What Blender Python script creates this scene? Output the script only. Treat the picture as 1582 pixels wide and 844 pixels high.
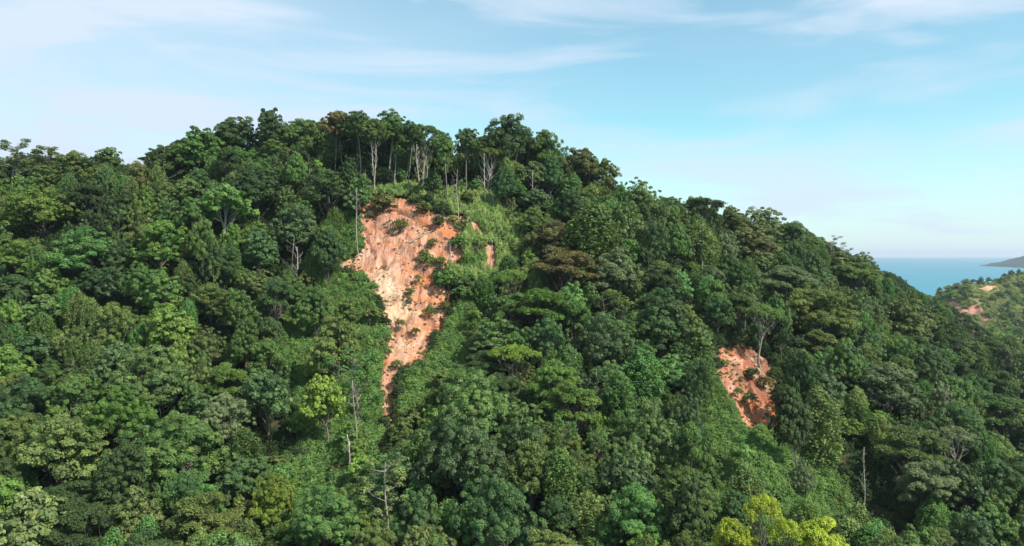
import bpy, math, random
import numpy as np
from mathutils import Vector, Matrix, Euler
SC = bpy.context.scene
for o in list(bpy.data.objects): bpy.data.objects.remove(o)
COL = SC.collection
random.seed(7); RNG = np.random.default_rng(11)

# ------------------------------------------------------------------ camera, sky, sun, exposure
CAMZ = 95.0                       # metres above the sea
FPX = 1241.0                      # focal length in photo pixels (1582 wide)
PITCH = math.atan((422-393)/FPX)  # looking down a little: horizon at y = 393
cam = bpy.data.cameras.new("camera"); camo = bpy.data.objects.new("camera", cam); COL.objects.link(camo)
cam.sensor_width = 36; cam.lens = 36*FPX/1582
cam.clip_start = 1; cam.clip_end = 120000
camo.location = (0, 0, CAMZ); camo.rotation_euler = (math.radians(90)-PITCH, 0, 0)
SC.camera = camo

SUN_EL, SUN_AZ = math.radians(47), math.radians(121)   # azimuth clockwise from +Y: right of and a little behind the camera
sund = Vector((math.sin(SUN_AZ)*math.cos(SUN_EL), math.cos(SUN_AZ)*math.cos(SUN_EL), math.sin(SUN_EL)))
sl = bpy.data.lights.new("sun", 'SUN'); sl.energy = 5.0; sl.angle = math.radians(0.6); sl.color = (1.0, 0.95, 0.86)
so = bpy.data.objects.new("sun", sl); COL.objects.link(so); so.rotation_euler = sund.to_track_quat('Z', 'Y').to_euler()
so.location = (150, -50, 300)

w = bpy.data.worlds.new("World"); SC.world = w; w.use_nodes = True
nt = w.node_tree; nt.nodes.clear(); N = nt.nodes.new; L = nt.links.new
sky = N('ShaderNodeTexSky'); sky.sky_type = 'NISHITA'; sky.sun_disc = False
sky.sun_elevation = SUN_EL; sky.sun_rotation = SUN_AZ; sky.altitude = 50; sky.air_density = 1.0; sky.dust_density = 0.3; sky.ozone_density = 1.0
geo = N('ShaderNodeTexCoord')
sep = N('ShaderNodeSeparateXYZ'); L(geo.outputs['Generated'], sep.inputs[0])
# cirrus on a flat layer overhead: direction divided by its height
zz = N('ShaderNodeMath'); zz.operation = 'MAXIMUM'; L(sep.outputs['Z'], zz.inputs[0]); zz.inputs[1].default_value = 0.0
za = N('ShaderNodeMath'); za.operation = 'ADD'; L(zz.outputs[0], za.inputs[0]); za.inputs[1].default_value = 0.14
dv = N('ShaderNodeVectorMath'); dv.operation = 'DIVIDE'; cz = N('ShaderNodeCombineXYZ')
for k in range(3): L(za.outputs[0], cz.inputs[k])
L(geo.outputs['Generated'], dv.inputs[0]); L(cz.outputs[0], dv.inputs[1])
mp = N('ShaderNodeMapping'); mp.inputs['Rotation'].default_value = (0, math.radians(-24), 0); mp.inputs['Scale'].default_value = (1.0, 1.0, 6.5)
mp.inputs['Location'].default_value = (3.0, 1.4, -.09)
L(geo.outputs['Generated'], mp.inputs['Vector'])
n1 = N('ShaderNodeTexNoise'); n1.inputs['Scale'].default_value = 2.7; n1.inputs['Detail'].default_value = 7; n1.inputs['Roughness'].default_value = 0.52; n1.inputs['Distortion'].default_value = 0.5
L(mp.outputs[0], n1.inputs['Vector'])
mp2 = N('ShaderNodeMapping'); mp2.inputs['Rotation'].default_value = (0, math.radians(-14), 0); mp2.inputs['Scale'].default_value = (1.6, 1.6, 4.0); mp2.inputs['Location'].default_value = (4.76, 0.6, -.085); L(geo.outputs['Generated'], mp2.inputs['Vector'])
n2 = N('ShaderNodeTexNoise'); n2.inputs['Scale'].default_value = 1.0; n2.inputs['Detail'].default_value = 3; L(mp2.outputs[0], n2.inputs['Vector'])
# more veil towards the left of the view
mr = N('ShaderNodeMapRange'); L(sep.outputs['X'], mr.inputs['Value']); mr.inputs['From Min'].default_value = 0.05; mr.inputs['From Max'].default_value = -0.55
mr.inputs['To Min'].default_value = 0.0; mr.inputs['To Max'].default_value = 0.62
r1 = N('ShaderNodeMapRange'); L(n1.outputs['Fac'], r1.inputs['Value']); r1.inputs['From Min'].default_value = 0.45; r1.inputs['From Max'].default_value = 0.64; r1.inputs['To Max'].default_value = 0.9
r2 = N('ShaderNodeMapRange'); L(n2.outputs['Fac'], r2.inputs['Value']); r2.inputs['From Min'].default_value = 0.35; r2.inputs['From Max'].default_value = 0.7; r2.inputs['To Max'].default_value = 0.35
rm = N('ShaderNodeMapRange'); L(n2.outputs['Fac'], rm.inputs['Value']); rm.inputs['From Min'].default_value = .42; rm.inputs['From Max'].default_value = .6; rm.inputs['To Min'].default_value = .55
rx_ = N('ShaderNodeMath'); rx_.operation = 'MULTIPLY'; L(r1.outputs[0], rx_.inputs[0]); L(rm.outputs[0], rx_.inputs[1])
a1 = N('ShaderNodeMath'); a1.operation = 'ADD'; L(rx_.outputs[0], a1.inputs[0]); L(mr.outputs[0], a1.inputs[1])
a2 = N('ShaderNodeMath'); a2.operation = 'ADD'; a2.use_clamp = True; L(a1.outputs[0], a2.inputs[0]); L(r2.outputs[0], a2.inputs[1])
tint = N('ShaderNodeMix'); tint.data_type = 'RGBA'; tint.blend_type = 'MULTIPLY'; tint.inputs[0].default_value = 1.0
L(sky.outputs[0], tint.inputs[6]); tint.inputs[7].default_value = (.62, .90, .81, 1)
hzr = N('ShaderNodeMapRange'); L(sep.outputs['Z'], hzr.inputs['Value']); hzr.inputs['From Min'].default_value = 0.0; hzr.inputs['From Max'].default_value = 0.16; hzr.inputs['To Min'].default_value = .6; hzr.inputs['To Max'].default_value = 0.0
a3 = N('ShaderNodeMath'); a3.operation = 'ADD'; a3.use_clamp = True; L(a2.outputs[0], a3.inputs[0]); L(hzr.outputs[0], a3.inputs[1])
mx = N('ShaderNodeMix'); mx.data_type = 'RGBA'; L(a3.outputs[0], mx.inputs[0]); L(tint.outputs[2], mx.inputs[6]); mx.inputs[7].default_value = (3.35, 3.95, 4.65, 1)
bg = N('ShaderNodeBackground'); bg.inputs['Strength'].default_value = 0.148; L(mx.outputs[2], bg.inputs['Color'])
wo = N('ShaderNodeOutputWorld'); L(bg.outputs[0], wo.inputs['Surface'])
SC.view_settings.view_transform = 'Standard'; SC.view_settings.look = 'None'
SC.view_settings.exposure = 0.55; SC.view_settings.gamma = 1.0
SC.render.engine = 'CYCLES'
SC.cycles.max_bounces = 6; SC.cycles.transparent_max_bounces = 4; SC.cycles.volume_bounces = 0

# ------------------------------------------------------------------ pixel <-> world helpers (used only to work out where things stand)
cp, sp = math.cos(PITCH), math.sin(PITCH)
def ray(px, py):                       # direction with y = 1
    a = (np.asarray(px, float)-791)/FPX; b = (422-np.asarray(py, float))/FPX
    dy = cp + b*sp; dz = -sp + b*cp
    return a/dy, dz/dy
def proj(x, y, z):
    z = z-CAMZ; d = y*cp - z*sp; u = y*sp + z*cp
    return 791+FPX*x/d, 422-FPX*u/d, d
def at(px, py, D):
    a, b = ray(px, py); return a*D, D, CAMZ+b*D

# ------------------------------------------------------------------ noise
def _h(ix, iy, s):
    n = (ix.astype(np.int64)*374761393 + iy.astype(np.int64)*668265263 + s*974711) & 0x7fffffff
    n = ((n ^ (n >> 13))*1274126177) & 0x7fffffff
    return ((n ^ (n >> 16)) & 0xffff)/65535.0
def vnoise(x, y, s=0):
    x = np.asarray(x, float); y = np.asarray(y, float)
    ix = np.floor(x); iy = np.floor(y); fx = x-ix; fy = y-iy
    fx = fx*fx*(3-2*fx); fy = fy*fy*(3-2*fy)
    a = _h(ix, iy, s); b = _h(ix+1, iy, s); c = _h(ix, iy+1, s); d = _h(ix+1, iy+1, s)
    return (a*(1-fx)+b*fx)*(1-fy)+(c*(1-fx)+d*fx)*fy
def fbm(x, y, s=0, o=4):
    v = 0; am = .5; t = 0
    for k in range(o): v = v+am*vnoise(x*2**k, y*2**k, s+k*17); t += am; am *= .5
    return v/t

# ------------------------------------------------------------------ terrain from surveyed points: (px, py, distance, height of the canopy over the ground)
CP = [
 (0,844,122,13),(200,844,118,13),(400,844,122,11),(600,844,116,12),(800,844,114,13),(1000,844,112,12),(1140,844,104,7),(1290,835,112,4),(1400,844,142,13),(1582,844,150,13),
 (0,700,146,13),(200,700,145,13),(400,700,150,12),(592,692,157,1),(740,700,138,13),(900,700,136,13),(1040,700,150,12),(1180,690,160,3),(1300,740,160,12),(1420,700,168,13),(1582,700,182,13),
 (0,560,176,13),(200,560,172,13),(400,560,178,12),(520,560,186,6),(600,560,192,0),(720,560,182,12),(900,560,170,13),(1050,570,182,12),(1165,655,178,0),(1140,545,200,0),(1200,560,200,5),(1300,560,196,13),(1450,560,230,13),(1582,600,245,12),
 (0,430,202,13),(200,430,200,13),(400,430,205,12),(520,440,214,6),(590,430,222,0),(680,440,224,0),(760,430,222,6),(850,430,206,13),(1000,430,212,13),(1150,430,236,13),(1300,450,262,12),(1400,470,330,11),
 (0,320,226,13),(150,320,226,13),(350,320,224,14),(480,320,236,14),(556,312,250,0),(640,312,251,0),(740,345,246,1),(600,370,236,0),(690,370,236,0),(770,320,252,3),(840,330,246,14),(950,340,240,14),(1070,340,262,14),(1170,360,300,13),
 (0,245,246,14),(100,235,248,15),(200,245,250,13),(300,215,254,16),(420,190,262,17),(520,178,268,20),(600,182,272,22),(680,200,274,22),(760,198,272,20),(840,208,272,18),(900,240,276,15),(960,272,282,15),(1040,302,294,14),(1120,325,312,13),(1200,343,336,12),(1280,374,365,12),(1340,400,392,11),(1400,440,425,10),(1450,478,450,9),
 (1500,525,380,11),(1582,555,340,11),(1500,600,270,12),(1700,640,300,12),(1800,844,190,12),
 (-250,844,125,13),(-250,600,170,13),(-250,400,215,13),(-250,260,250,13),(1120,455,222,6),
]
ctrl = []
for px, py, D, h in CP:
    x, y, z = at(px, py, D); ctrl.append((x, y, z-h))
def off(px, py, D, h, dz): x, y, z = at(px, py, D); ctrl.append((x, y, z-h-dz))
for px, py, D, h in [c for c in CP if c in CP[67:83]]:   # behind the crest the ground falls away towards the sea
    x, y, z = at(px, py, D); ctrl.append((x*1.1, y+55, z-h-22)); ctrl.append((x*1.4, y+180, max(z-h-85, -3)))
for X in (-300, -100, 100, 300): ctrl.append((X, 680, -8))
ctrl += [(-70, 78, 20), (0, 75, 18), (60, 78, 20), (-150, 70, 22), (150, 70, 14), (500, 500, -6), (420, 300, 15), (520, 650, -8), (-400, 450, 20), (-400, 250, 60)]
ctrl = np.array(ctrl); S = 100.0
def tps(r2): return np.where(r2 > 0, 0.5*r2*np.log(r2+1e-12), 0)
def rbf_fit(c, lam):
    P = c[:, :2]/S; n = len(c)
    K = tps(((P[:, None]-P[None])**2).sum(2)) + lam*np.eye(n)
    A = np.zeros((n+3, n+3)); A[:n, :n] = K; A[:n, n] = 1; A[:n, n+1:] = P; A[n, :n] = 1; A[n+1:, :n] = P.T
    return P, np.linalg.solve(A, np.r_[c[:, 2], 0, 0, 0])
def rbf_eval(f, x, y):
    P, wt = f; q = np.stack([x.ravel(), y.ravel()], 1)/S
    z = tps(((q[:, None]-P[None])**2).sum(2)) @ wt[:-3] + wt[-3] + q @ wt[-2:]
    return z.reshape(x.shape)
FT = rbf_fit(ctrl, 0.004)
GX0, GX1, GY0, GY1, GS = -330, 480, 60, 640, 2.0
gx = np.arange(GX0, GX1+GS, GS); gy = np.arange(GY0, GY1+GS, GS); XX, YY = np.meshgrid(gx, gy)
ZB = np.vstack([rbf_eval(FT, XX[i:i+20], YY[i:i+20]) for i in range(0, len(gy), 20)])
ZB = ZB + 2.2*(fbm(XX/22, YY/22, 3)-.5)*2*np.clip((YY-60)/60, 0, 1)*.6
ZB = np.clip(ZB, -12, 170)
def ground(x, y):
    fx = np.clip((np.asarray(x, float)-GX0)/GS, 0, len(gx)-1.001); fy = np.clip((np.asarray(y, float)-GY0)/GS, 0, len(gy)-1.001)
    i = fx.astype(int); j = fy.astype(int); a = fx-i; b = fy-j
    return (ZB[j, i]*(1-a)+ZB[j, i+1]*a)*(1-b)+(ZB[j+1, i]*(1-a)+ZB[j+1, i+1]*a)*b
def hit(px, py, h=0.0, y0=80, y1=620):
    """where the sight line through a pixel first meets a surface h above the ground; else the closest pass"""
    Y = np.arange(y0, y1, 0.5); a, b = ray(px, py)
    gap = CAMZ+b*Y-(ground(a*Y, Y)+h)
    k = np.where(gap <= 0)[0]
    if len(k): D = Y[k[0]]; ok = True
    else: D = Y[np.argmin(gap[:640])]; ok = False
    return float(a*D), float(D), float(CAMZ+b*D), ok

def pip(poly, x, y):
    x = np.asarray(x, float); y = np.asarray(y, float); ins = np.zeros(x.shape, bool); n = len(poly)
    for i in range(n):
        x1, y1 = poly[i]; x2, y2 = poly[(i+1) % n]
        if y1 == y2: continue
        c = ((y1 > y) != (y2 > y)) & (x < (x2-x1)*(y-y1)/(y2-y1)+x1); ins ^= c
    return ins
# outlines of bare earth, seen from the camera
SCAR1 = [(550,308),(575,304),(600,302),(628,305),(650,312),(668,328),(690,338),(700,332),(716,331),(723,343),(716,360),(706,374),(718,384),(717,410),(704,412),(690,408),(676,420),(672,440),(692,446),(694,486),(682,508),(664,522),(660,556),(622,566),(609,586),(606,620),(607,650),(604,678),(596,698),(582,698),(593,670),(599,638),(588,618),(588,590),(592,560),(602,535),(600,505),(592,475),(578,445),(562,420),(530,418),(526,404),(552,396),(562,382),(558,345)]
SCAR2 = [(1112,532),(1135,536),(1150,530),(1165,545),(1190,560),(1196,590),(1196,625),(1214,645),(1218,662),(1150,660),(1136,630),(1128,612),(1116,595),(1112,565)]
SCAR3 = [(1058,452),(1072,450),(1076,464),(1066,470),(1060,464)]
SCAR4 = [(724,340),(734,345),(744,354),(752,364),(744,366),(734,360),(726,352)]
SCAR5 = [(748,379),(758,375),(766,380),(767,396),(768,412),(758,417),(749,412),(751,394)]
SCARS = [SCAR1, SCAR2, SCAR3, SCAR4, SCAR5]
def worldpoly(poly):
    return [hit(px, py, 0)[:2] for px, py in poly]
def densify(poly, n=4):
    out = []
    for i in range(len(poly)):
        a = poly[i]; b = poly[(i+1) % len(poly)]
        for k in range(n): out.append((a[0]+(b[0]-a[0])*k/n, a[1]+(b[1]-a[1])*k/n))
    return out
WP = [worldpoly(densify(p, 3)) for p in SCARS]
def edge_dist(poly, x, y):           # distance to the outline
    d = np.full(np.shape(x), 1e9)
    for i in range(len(poly)):
        x1, y1 = poly[i]; x2, y2 = poly[(i+1) % len(poly)]
        dx, dy = x2-x1, y2-y1; l = dx*dx+dy*dy+1e-9
        t = np.clip(((x-x1)*dx+(y-y1)*dy)/l, 0, 1)
        d = np.minimum(d, np.hypot(x-x1-t*dx, y-y1-t*dy))
    return d
def signed(poly, x, y):
    d = edge_dist(poly, x, y); return np.where(pip(poly, x, y), d, -d)

# ------------------------------------------------------------------ materials
def mat(name):
    m = bpy.data.materials.new(name); m.use_nodes = True; t = m.node_tree; t.nodes.clear(); return m, t, t.nodes.new, t.links.new
def foliage(name, rough=0.62, trans=0.30, spec=0.22):
    m, t, N, L = mat(name)
    oi = N('ShaderNodeObjectInfo'); at_ = N('ShaderNodeAttribute'); at_.attribute_name = 'tint'
    hs = N('ShaderNodeHueSaturation')
    mh = N('ShaderNodeMapRange'); L(oi.outputs['Random'], mh.inputs[0]); mh.inputs[3].default_value = .488; mh.inputs[4].default_value = .515
    mv = N('ShaderNodeMapRange'); L(at_.outputs['Fac'], mv.inputs[0]); mv.inputs[3].default_value = .55; mv.inputs[4].default_value = 1.5
    ml = N('ShaderNodeMath'); ml.operation = 'MULTIPLY'; rv = N('ShaderNodeMath'); rv.operation = 'FRACT'
    r7 = N('ShaderNodeMath'); r7.operation = 'MULTIPLY'; L(oi.outputs['Random'], r7.inputs[0]); r7.inputs[1].default_value = 7.31; L(r7.outputs[0], rv.inputs[0])
    rr = N('ShaderNodeMapRange'); L(rv.outputs[0], rr.inputs[0]); rr.inputs[3].default_value = .92; rr.inputs[4].default_value = 1.3
    L(mv.outputs[0], ml.inputs[0]); L(rr.outputs[0], ml.inputs[1])
    tcn = N('ShaderNodeTexCoord'); nz = N('ShaderNodeTexNoise'); nz.inputs['Scale'].default_value = .45; nz.inputs['Detail'].default_value = 3; L(tcn.outputs['Object'], nz.inputs[0])
    ns_ = N('ShaderNodeMapRange'); L(nz.outputs['Fac'], ns_.inputs[0]); ns_.inputs[1].default_value = .3; ns_.inputs[2].default_value = .7; ns_.inputs[3].default_value = -.022; ns_.inputs[4].default_value = .022
    ah = N('ShaderNodeMath'); ah.operation = 'ADD'; L(mh.outputs[0], ah.inputs[0]); L(ns_.outputs[0], ah.inputs[1]); mh = ah
    L(mh.outputs[0], hs.inputs['Hue']); L(ml.outputs[0], hs.inputs['Value']); L(oi.outputs['Color'], hs.inputs['Color'])
    # dry and young leaves: small warm shift where the leaf tint is high
    yl = N('ShaderNodeMix'); yl.data_type = 'RGBA'; yl.blend_type = 'MULTIPLY'; L(at_.outputs['Fac'], yl.inputs[0]); L(hs.outputs[0], yl.inputs[6]); yl.inputs[7].default_value = (1.12, 1.03, .82, 1)
    p = N('ShaderNodeBsdfPrincipled'); p.inputs['Roughness'].default_value = rough; p.inputs['Specular IOR Level'].default_value = spec
    L(yl.outputs[2], p.inputs['Base Color'])
    tr = N('ShaderNodeBsdfTranslucent'); tm = N('ShaderNodeMix'); tm.data_type = 'RGBA'; tm.blend_type = 'MULTIPLY'; tm.inputs[0].default_value = 1
    L(yl.outputs[2], tm.inputs[6]); tm.inputs[7].default_value = (1.25, 1.35, .55, 1); L(tm.outputs[2], tr.inputs[0])
    mxs = N('ShaderNodeMixShader'); mxs.inputs[0].default_value = trans; L(p.outputs[0], mxs.inputs[1]); L(tr.outputs[0], mxs.inputs[2])
    o = N('ShaderNodeOutputMaterial'); L(mxs.outputs[0], o.inputs[0]); return m
def simple(name, c1, c2, scale=1.0, rough=.9, bump=0.3, usecol=False, sx=(1, 1, 1)):
    m, t, N, L = mat(name)
    tc = N('ShaderNodeTexCoord'); mp = N('ShaderNodeMapping'); mp.inputs['Scale'].default_value = sx; L(tc.outputs['Object'], mp.inputs[0])
    n = N('ShaderNodeTexNoise'); n.inputs['Scale'].default_value = scale; n.inputs['Detail'].default_value = 6; L(mp.outputs[0], n.inputs[0])
    cr = N('ShaderNodeValToRGB'); cr.color_ramp.elements[0].position = .35; cr.color_ramp.elements[1].position = .68
    cr.color_ramp.elements[0].color = (*c1, 1); cr.color_ramp.elements[1].color = (*c2, 1); L(n.outputs['Fac'], cr.inputs[0])
    p = N('ShaderNodeBsdfPrincipled'); p.inputs['Roughness'].default_value = rough; p.inputs['Specular IOR Level'].default_value = .2
    src = cr.outputs[0]
    if usecol:
        oi = N('ShaderNodeObjectInfo'); mm = N('ShaderNodeMix'); mm.data_type = 'RGBA'; mm.blend_type = 'MULTIPLY'; mm.inputs[0].default_value = 1
        L(src, mm.inputs[6]); L(oi.outputs['Color'], mm.inputs[7]); src = mm.outputs[2]
    L(src, p.inputs['Base Color'])
    b = N('ShaderNodeBump'); b.inputs['Strength'].default_value = bump; b.inputs['Distance'].default_value = .2; L(n.outputs['Fac'], b.inputs['Height']); L(b.outputs[0], p.inputs['Normal'])
    o = N('ShaderNodeOutputMaterial'); L(p.outputs[0], o.inputs[0]); return m
M_LEAF = foliage('leaf_matt'); M_GLOSS = foliage('leaf_waxy', .5, .22, .32)
M_BARK = simple('bark', (.55, .55, .55), (1.1, 1.08, 1.05), 1.6, .9, .5, True, (1, 1, .25))
M_FLOOR = simple('forest_floor', (.022, .026, .012), (.07, .06, .03), .35, 1, .6)
def soil_mat(name='bare_earth'):
    m, t, N, L = mat(name)
    a = N('ShaderNodeAttribute'); a.attribute_name = 'soil'
    tc = N('ShaderNodeTexCoord'); mp = N('ShaderNodeMapping'); mp.inputs['Scale'].default_value = (1, .25, .35); L(tc.outputs['Object'], mp.inputs[0])
    n = N('ShaderNodeTexNoise'); n.inputs['Scale'].default_value = 1.1; n.inputs['Detail'].default_value = 9; n.inputs['Roughness'].default_value = .62; n.inputs['Distortion'].default_value = .6; L(mp.outputs[0], n.inputs[0])
    n2 = N('ShaderNodeTexNoise'); n2.inputs['Scale'].default_value = .28; n2.inputs['Detail'].default_value = 5; L(tc.outputs['Object'], n2.inputs[0])
    r = N('ShaderNodeMapRange'); L(n.outputs['Fac'], r.inputs[0]); r.inputs[1].default_value = .3; r.inputs[2].default_value = .7; r.inputs[3].default_value = .74; r.inputs[4].default_value = 1.18
    hs = N('ShaderNodeHueSaturation'); L(a.outputs['Color'], hs.inputs['Color']); L(r.outputs[0], hs.inputs['Value'])
    r2 = N('ShaderNodeMapRange'); L(n2.outputs['Fac'], r2.inputs[0]); r2.inputs[1].default_value = .3; r2.inputs[2].default_value = .7; r2.inputs[3].default_value = .82; r2.inputs[4].default_value = 1.08; L(r2.outputs[0], hs.inputs['Saturation'])
    p = N('ShaderNodeBsdfPrincipled'); p.inputs['Roughness'].default_value = .95; p.inputs['Specular IOR Level'].default_value = .12; L(hs.outputs[0], p.inputs['Base Color'])
    b = N('ShaderNodeBump'); b.inputs['Strength'].default_value = 1.0; b.inputs['Distance'].default_value = .6; L(n.outputs['Fac'], b.inputs['Height']); L(b.outputs[0], p.inputs['Normal'])
    o = N('ShaderNodeOutputMaterial'); L(p.outputs[0], o.inputs[0]); return m
M_SOIL = soil_mat()

# ------------------------------------------------------------------ mesh helpers
def mesh_np(name, V, F, mtl, tint=None, smooth=False):
    """V (n,3); F (m,k) all faces the same size"""
    me = bpy.data.meshes.new(name); V = np.ascontiguousarray(V, np.float32); F = np.ascontiguousarray(F, np.int32)
    m, k = F.shape
    me.vertices.add(len(V)); me.vertices.foreach_set('co', V.ravel())
    me.loops.add(m*k); me.loops.foreach_set('vertex_index', F.ravel())
    me.polygons.add(m); me.polygons.foreach_set('loop_start', np.arange(0, m*k, k, dtype=np.int32))
    if mtl: me.materials.append(mtl)
    if smooth: me.polygons.foreach_set('use_smooth', np.ones(m, bool))
    if tint is not None:
        a = me.attributes.new('tint', 'FLOAT', 'FACE'); a.data.foreach_set('value', np.ascontiguousarray(tint, np.float32))
    me.update(calc_edges=True); return me
def link(name, me, parent=None, loc=None):
    o = bpy.data.objects.new(name, me); COL.objects.link(o)
    if parent: o.parent = parent
    if loc is not None: o.location = loc
    return o
def grid_mesh(name, X, Y, Z, keep=None, mtl=None, col=None):
    ny, nx = X.shape; V = np.stack([X, Y, Z], 2).reshape(-1, 3)
    i = np.arange(ny*nx).reshape(ny, nx); F = np.stack([i[:-1, :-1], i[:-1, 1:], i[1:, 1:], i[1:, :-1]], 2).reshape(-1, 4)
    if keep is not None:
        kf = keep[:-1, :-1] & keep[:-1, 1:] & keep[1:, 1:] & keep[1:, :-1]; F = F[kf.ravel()]
        used = np.unique(F); re = -np.ones(len(V), int); re[used] = np.arange(len(used)); F = re[F]; V = V[used]
        if col is not None: col = col.reshape(-1, 3)[used]
    elif col is not None: col = col.reshape(-1, 3)
    me = mesh_np(name, V, F, mtl, smooth=True)
    if col is not None:
        a = me.attributes.new('soil', 'FLOAT_COLOR', 'POINT'); a.data.foreach_set('color', np.c_[col, np.ones(len(col))].astype(np.float32).ravel())
    return me
class Tubes:
    def __init__(s): s.V = []; s.F = []; s.n = 0
    def add(s, pts, rad, k=6):
        pts = np.asarray(pts, float); rad = np.broadcast_to(np.asarray(rad, float), (len(pts),))
        T = np.gradient(pts, axis=0); T /= np.linalg.norm(T, axis=1)[:, None]+1e-9
        ref = np.array([1., 0.13, 0.07]) if abs(T[0][0]) < .8 else np.array([0., 1., 0.])
        U = np.cross(T, ref); U /= np.linalg.norm(U, axis=1)[:, None]+1e-9; W = np.cross(T, U)
        an = np.arange(k)/k*2*np.pi
        R = pts[:, None]+rad[:, None, None]*(np.cos(an)[None, :, None]*U[:, None]+np.sin(an)[None, :, None]*W[:, None])
        base = s.n; s.V.append(R.reshape(-1, 3)); m = len(pts)
        for a in range(m-1):
            for b in range(k):
                s.F.append((base+a*k+b, base+a*k+(b+1) % k, base+(a+1)*k+(b+1) % k, base+(a+1)*k+b))
        s.n += m*k
        # end caps
        for ring in (0, m-1):
            c = s.n; s.V.append(pts[ring][None]); s.n += 1
            for b in range(0, k): s.F.append((base+ring*k+b, base+ring*k+(b+1) % k, c, c))
    def mesh(s, name, mtl):
        V = np.vstack(s.V); q = [f for f in s.F if f[2] != f[3]]; t = [f[:3] for f in s.F if f[2] == f[3]]
        me = bpy.data.meshes.new(name); me.from_pydata(V.tolist(), [], q+t); me.materials.append(mtl)
        me.polygons.foreach_set('use_smooth', np.ones(len(me.polygons), bool)); me.update(); return me
def curve(a, b, n, wob, rng, sag=0):
    a = np.asarray(a, float); b = np.asarray(b, float); t = np.linspace(0, 1, n)[:, None]
    p = a+(b-a)*t; l = np.linalg.norm(b-a)
    w1 = rng.normal(0, wob*l, 3)*np.array([1, 1, .4]); w2 = rng.normal(0, wob*l*.5, 3)*np.array([1, 1, .4])
    p = p + np.sin(t*np.pi)*w1+np.sin(t*2*np.pi)*w2; p[:, 2] += sag*np.sin(t[:, 0]*np.pi)*l
    return p
def unit(v): return v/(np.linalg.norm(v, axis=-1, keepdims=True)+1e-9)
def leaves(C, R, flat, per, leaf, rng, outc=None, updir=.4, jit=.38, minz=-.35, wr=.75):
    """leaf-sized folded quads over the shells of the clumps C (n,3), radii R"""
    n = len(C); k = int(per)
    d = unit(rng.normal(size=(n, k, 3)))
    if outc is not None:                                   # clumps show their outward side
        o = unit(C-outc)[:, None]; fl = (d*o).sum(2, keepdims=True) < -.25; d = np.where(fl, d-2*(d*o).sum(2, keepdims=True)*o, d)
    low = d[..., 2] < minz; d[..., 2] = np.where(low, -d[..., 2]*.7, d[..., 2]); d = unit(d)
    rr = R[:, None]*(0.66+.44*rng.random((n, k)))
    ln = .78+.44*rng.random((n, 1))
    P = C[:, None]+d*rr[..., None]*np.array([1, 1, flat])
    nr = unit(d*.9+np.array([0, 0, updir])+rng.normal(0, jit, (n, k, 3))*.7)
    tg = unit(np.cross(nr, rng.normal(size=(n, k, 3)))); bt = np.cross(nr, tg)
    s = leaf*(.65+.7*rng.random((n, k)))[..., None]
    droop = np.array([0, 0, -1.])*s*.18
    v0 = P-tg*s*.5; v2 = P+tg*s*.5+droop; v1 = P+bt*s*wr*.5-nr*s*.06; v3 = P-bt*s*wr*.5-nr*s*.06
    V = np.stack([v0, v1, v2, v3], 2).reshape(-1, 3); F = np.arange(len(V)).reshape(-1, 4)
    ct = rng.random(n)*.55+.1
    tint_ = np.clip(ct[:, None]+rng.normal(0, .12, (n, k)), 0, 1).reshape(-1)
    return V, F, tint_
def cat(parts):
    V = []; F = []; T = []; n = 0
    for v, f, t in parts: V.append(v); F.append(f+n); T.append(t); n += len(v)
    return np.vstack(V), np.vstack(F), np.concatenate(T)
def sphere_pts(n, rng, zmin=-.3):
    i = np.arange(n)+.5; z = 1-(1-zmin)*i/n; ph = i*2.39996+rng.random()*6
    r = np.sqrt(np.maximum(0, 1-z*z)); p = np.stack([r*np.cos(ph), r*np.sin(ph), z], 1)
    return unit(p+rng.normal(0, .12, p.shape))

# ------------------------------------------------------------------ prototypes of plants.  each: dict(R, H, cz, ch, trunk mesh, crown mesh)
PROTO = {}
def reg(kind, **k): PROTO.setdefault(kind, []).append(k)
def trunk_to(T, H, topz, r0, rng, limbs, wob=.03, lift=0.):
    top = np.array([rng.normal(0, .5), rng.normal(0, .5), topz])
    base = np.array([0, 0, -2.5]); p = curve(base, top, 9, wob, rng); p[:2, :2] *= .3
    rad = np.linspace(r0*1.25, r0*.45, 9); rad[0] *= 1.5
    T.add(p, rad, 8)
    for e, fr in limbs:
        s = p[min(8, max(3, int((fr+lift)*8)))]; q = curve(s, e, 6, .07, rng, -.04)
        T.add(q, np.linspace(r0*.42, r0*.1, 6), 5)
        for _ in range(2):
            m = q[rng.integers(2, 5)]; T.add(curve(m, m+(q[-1]-q[0])*.4+rng.normal(0, r0*3, 3), 4, .1, rng), np.linspace(r0*.2, r0*.05, 4), 4)
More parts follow.
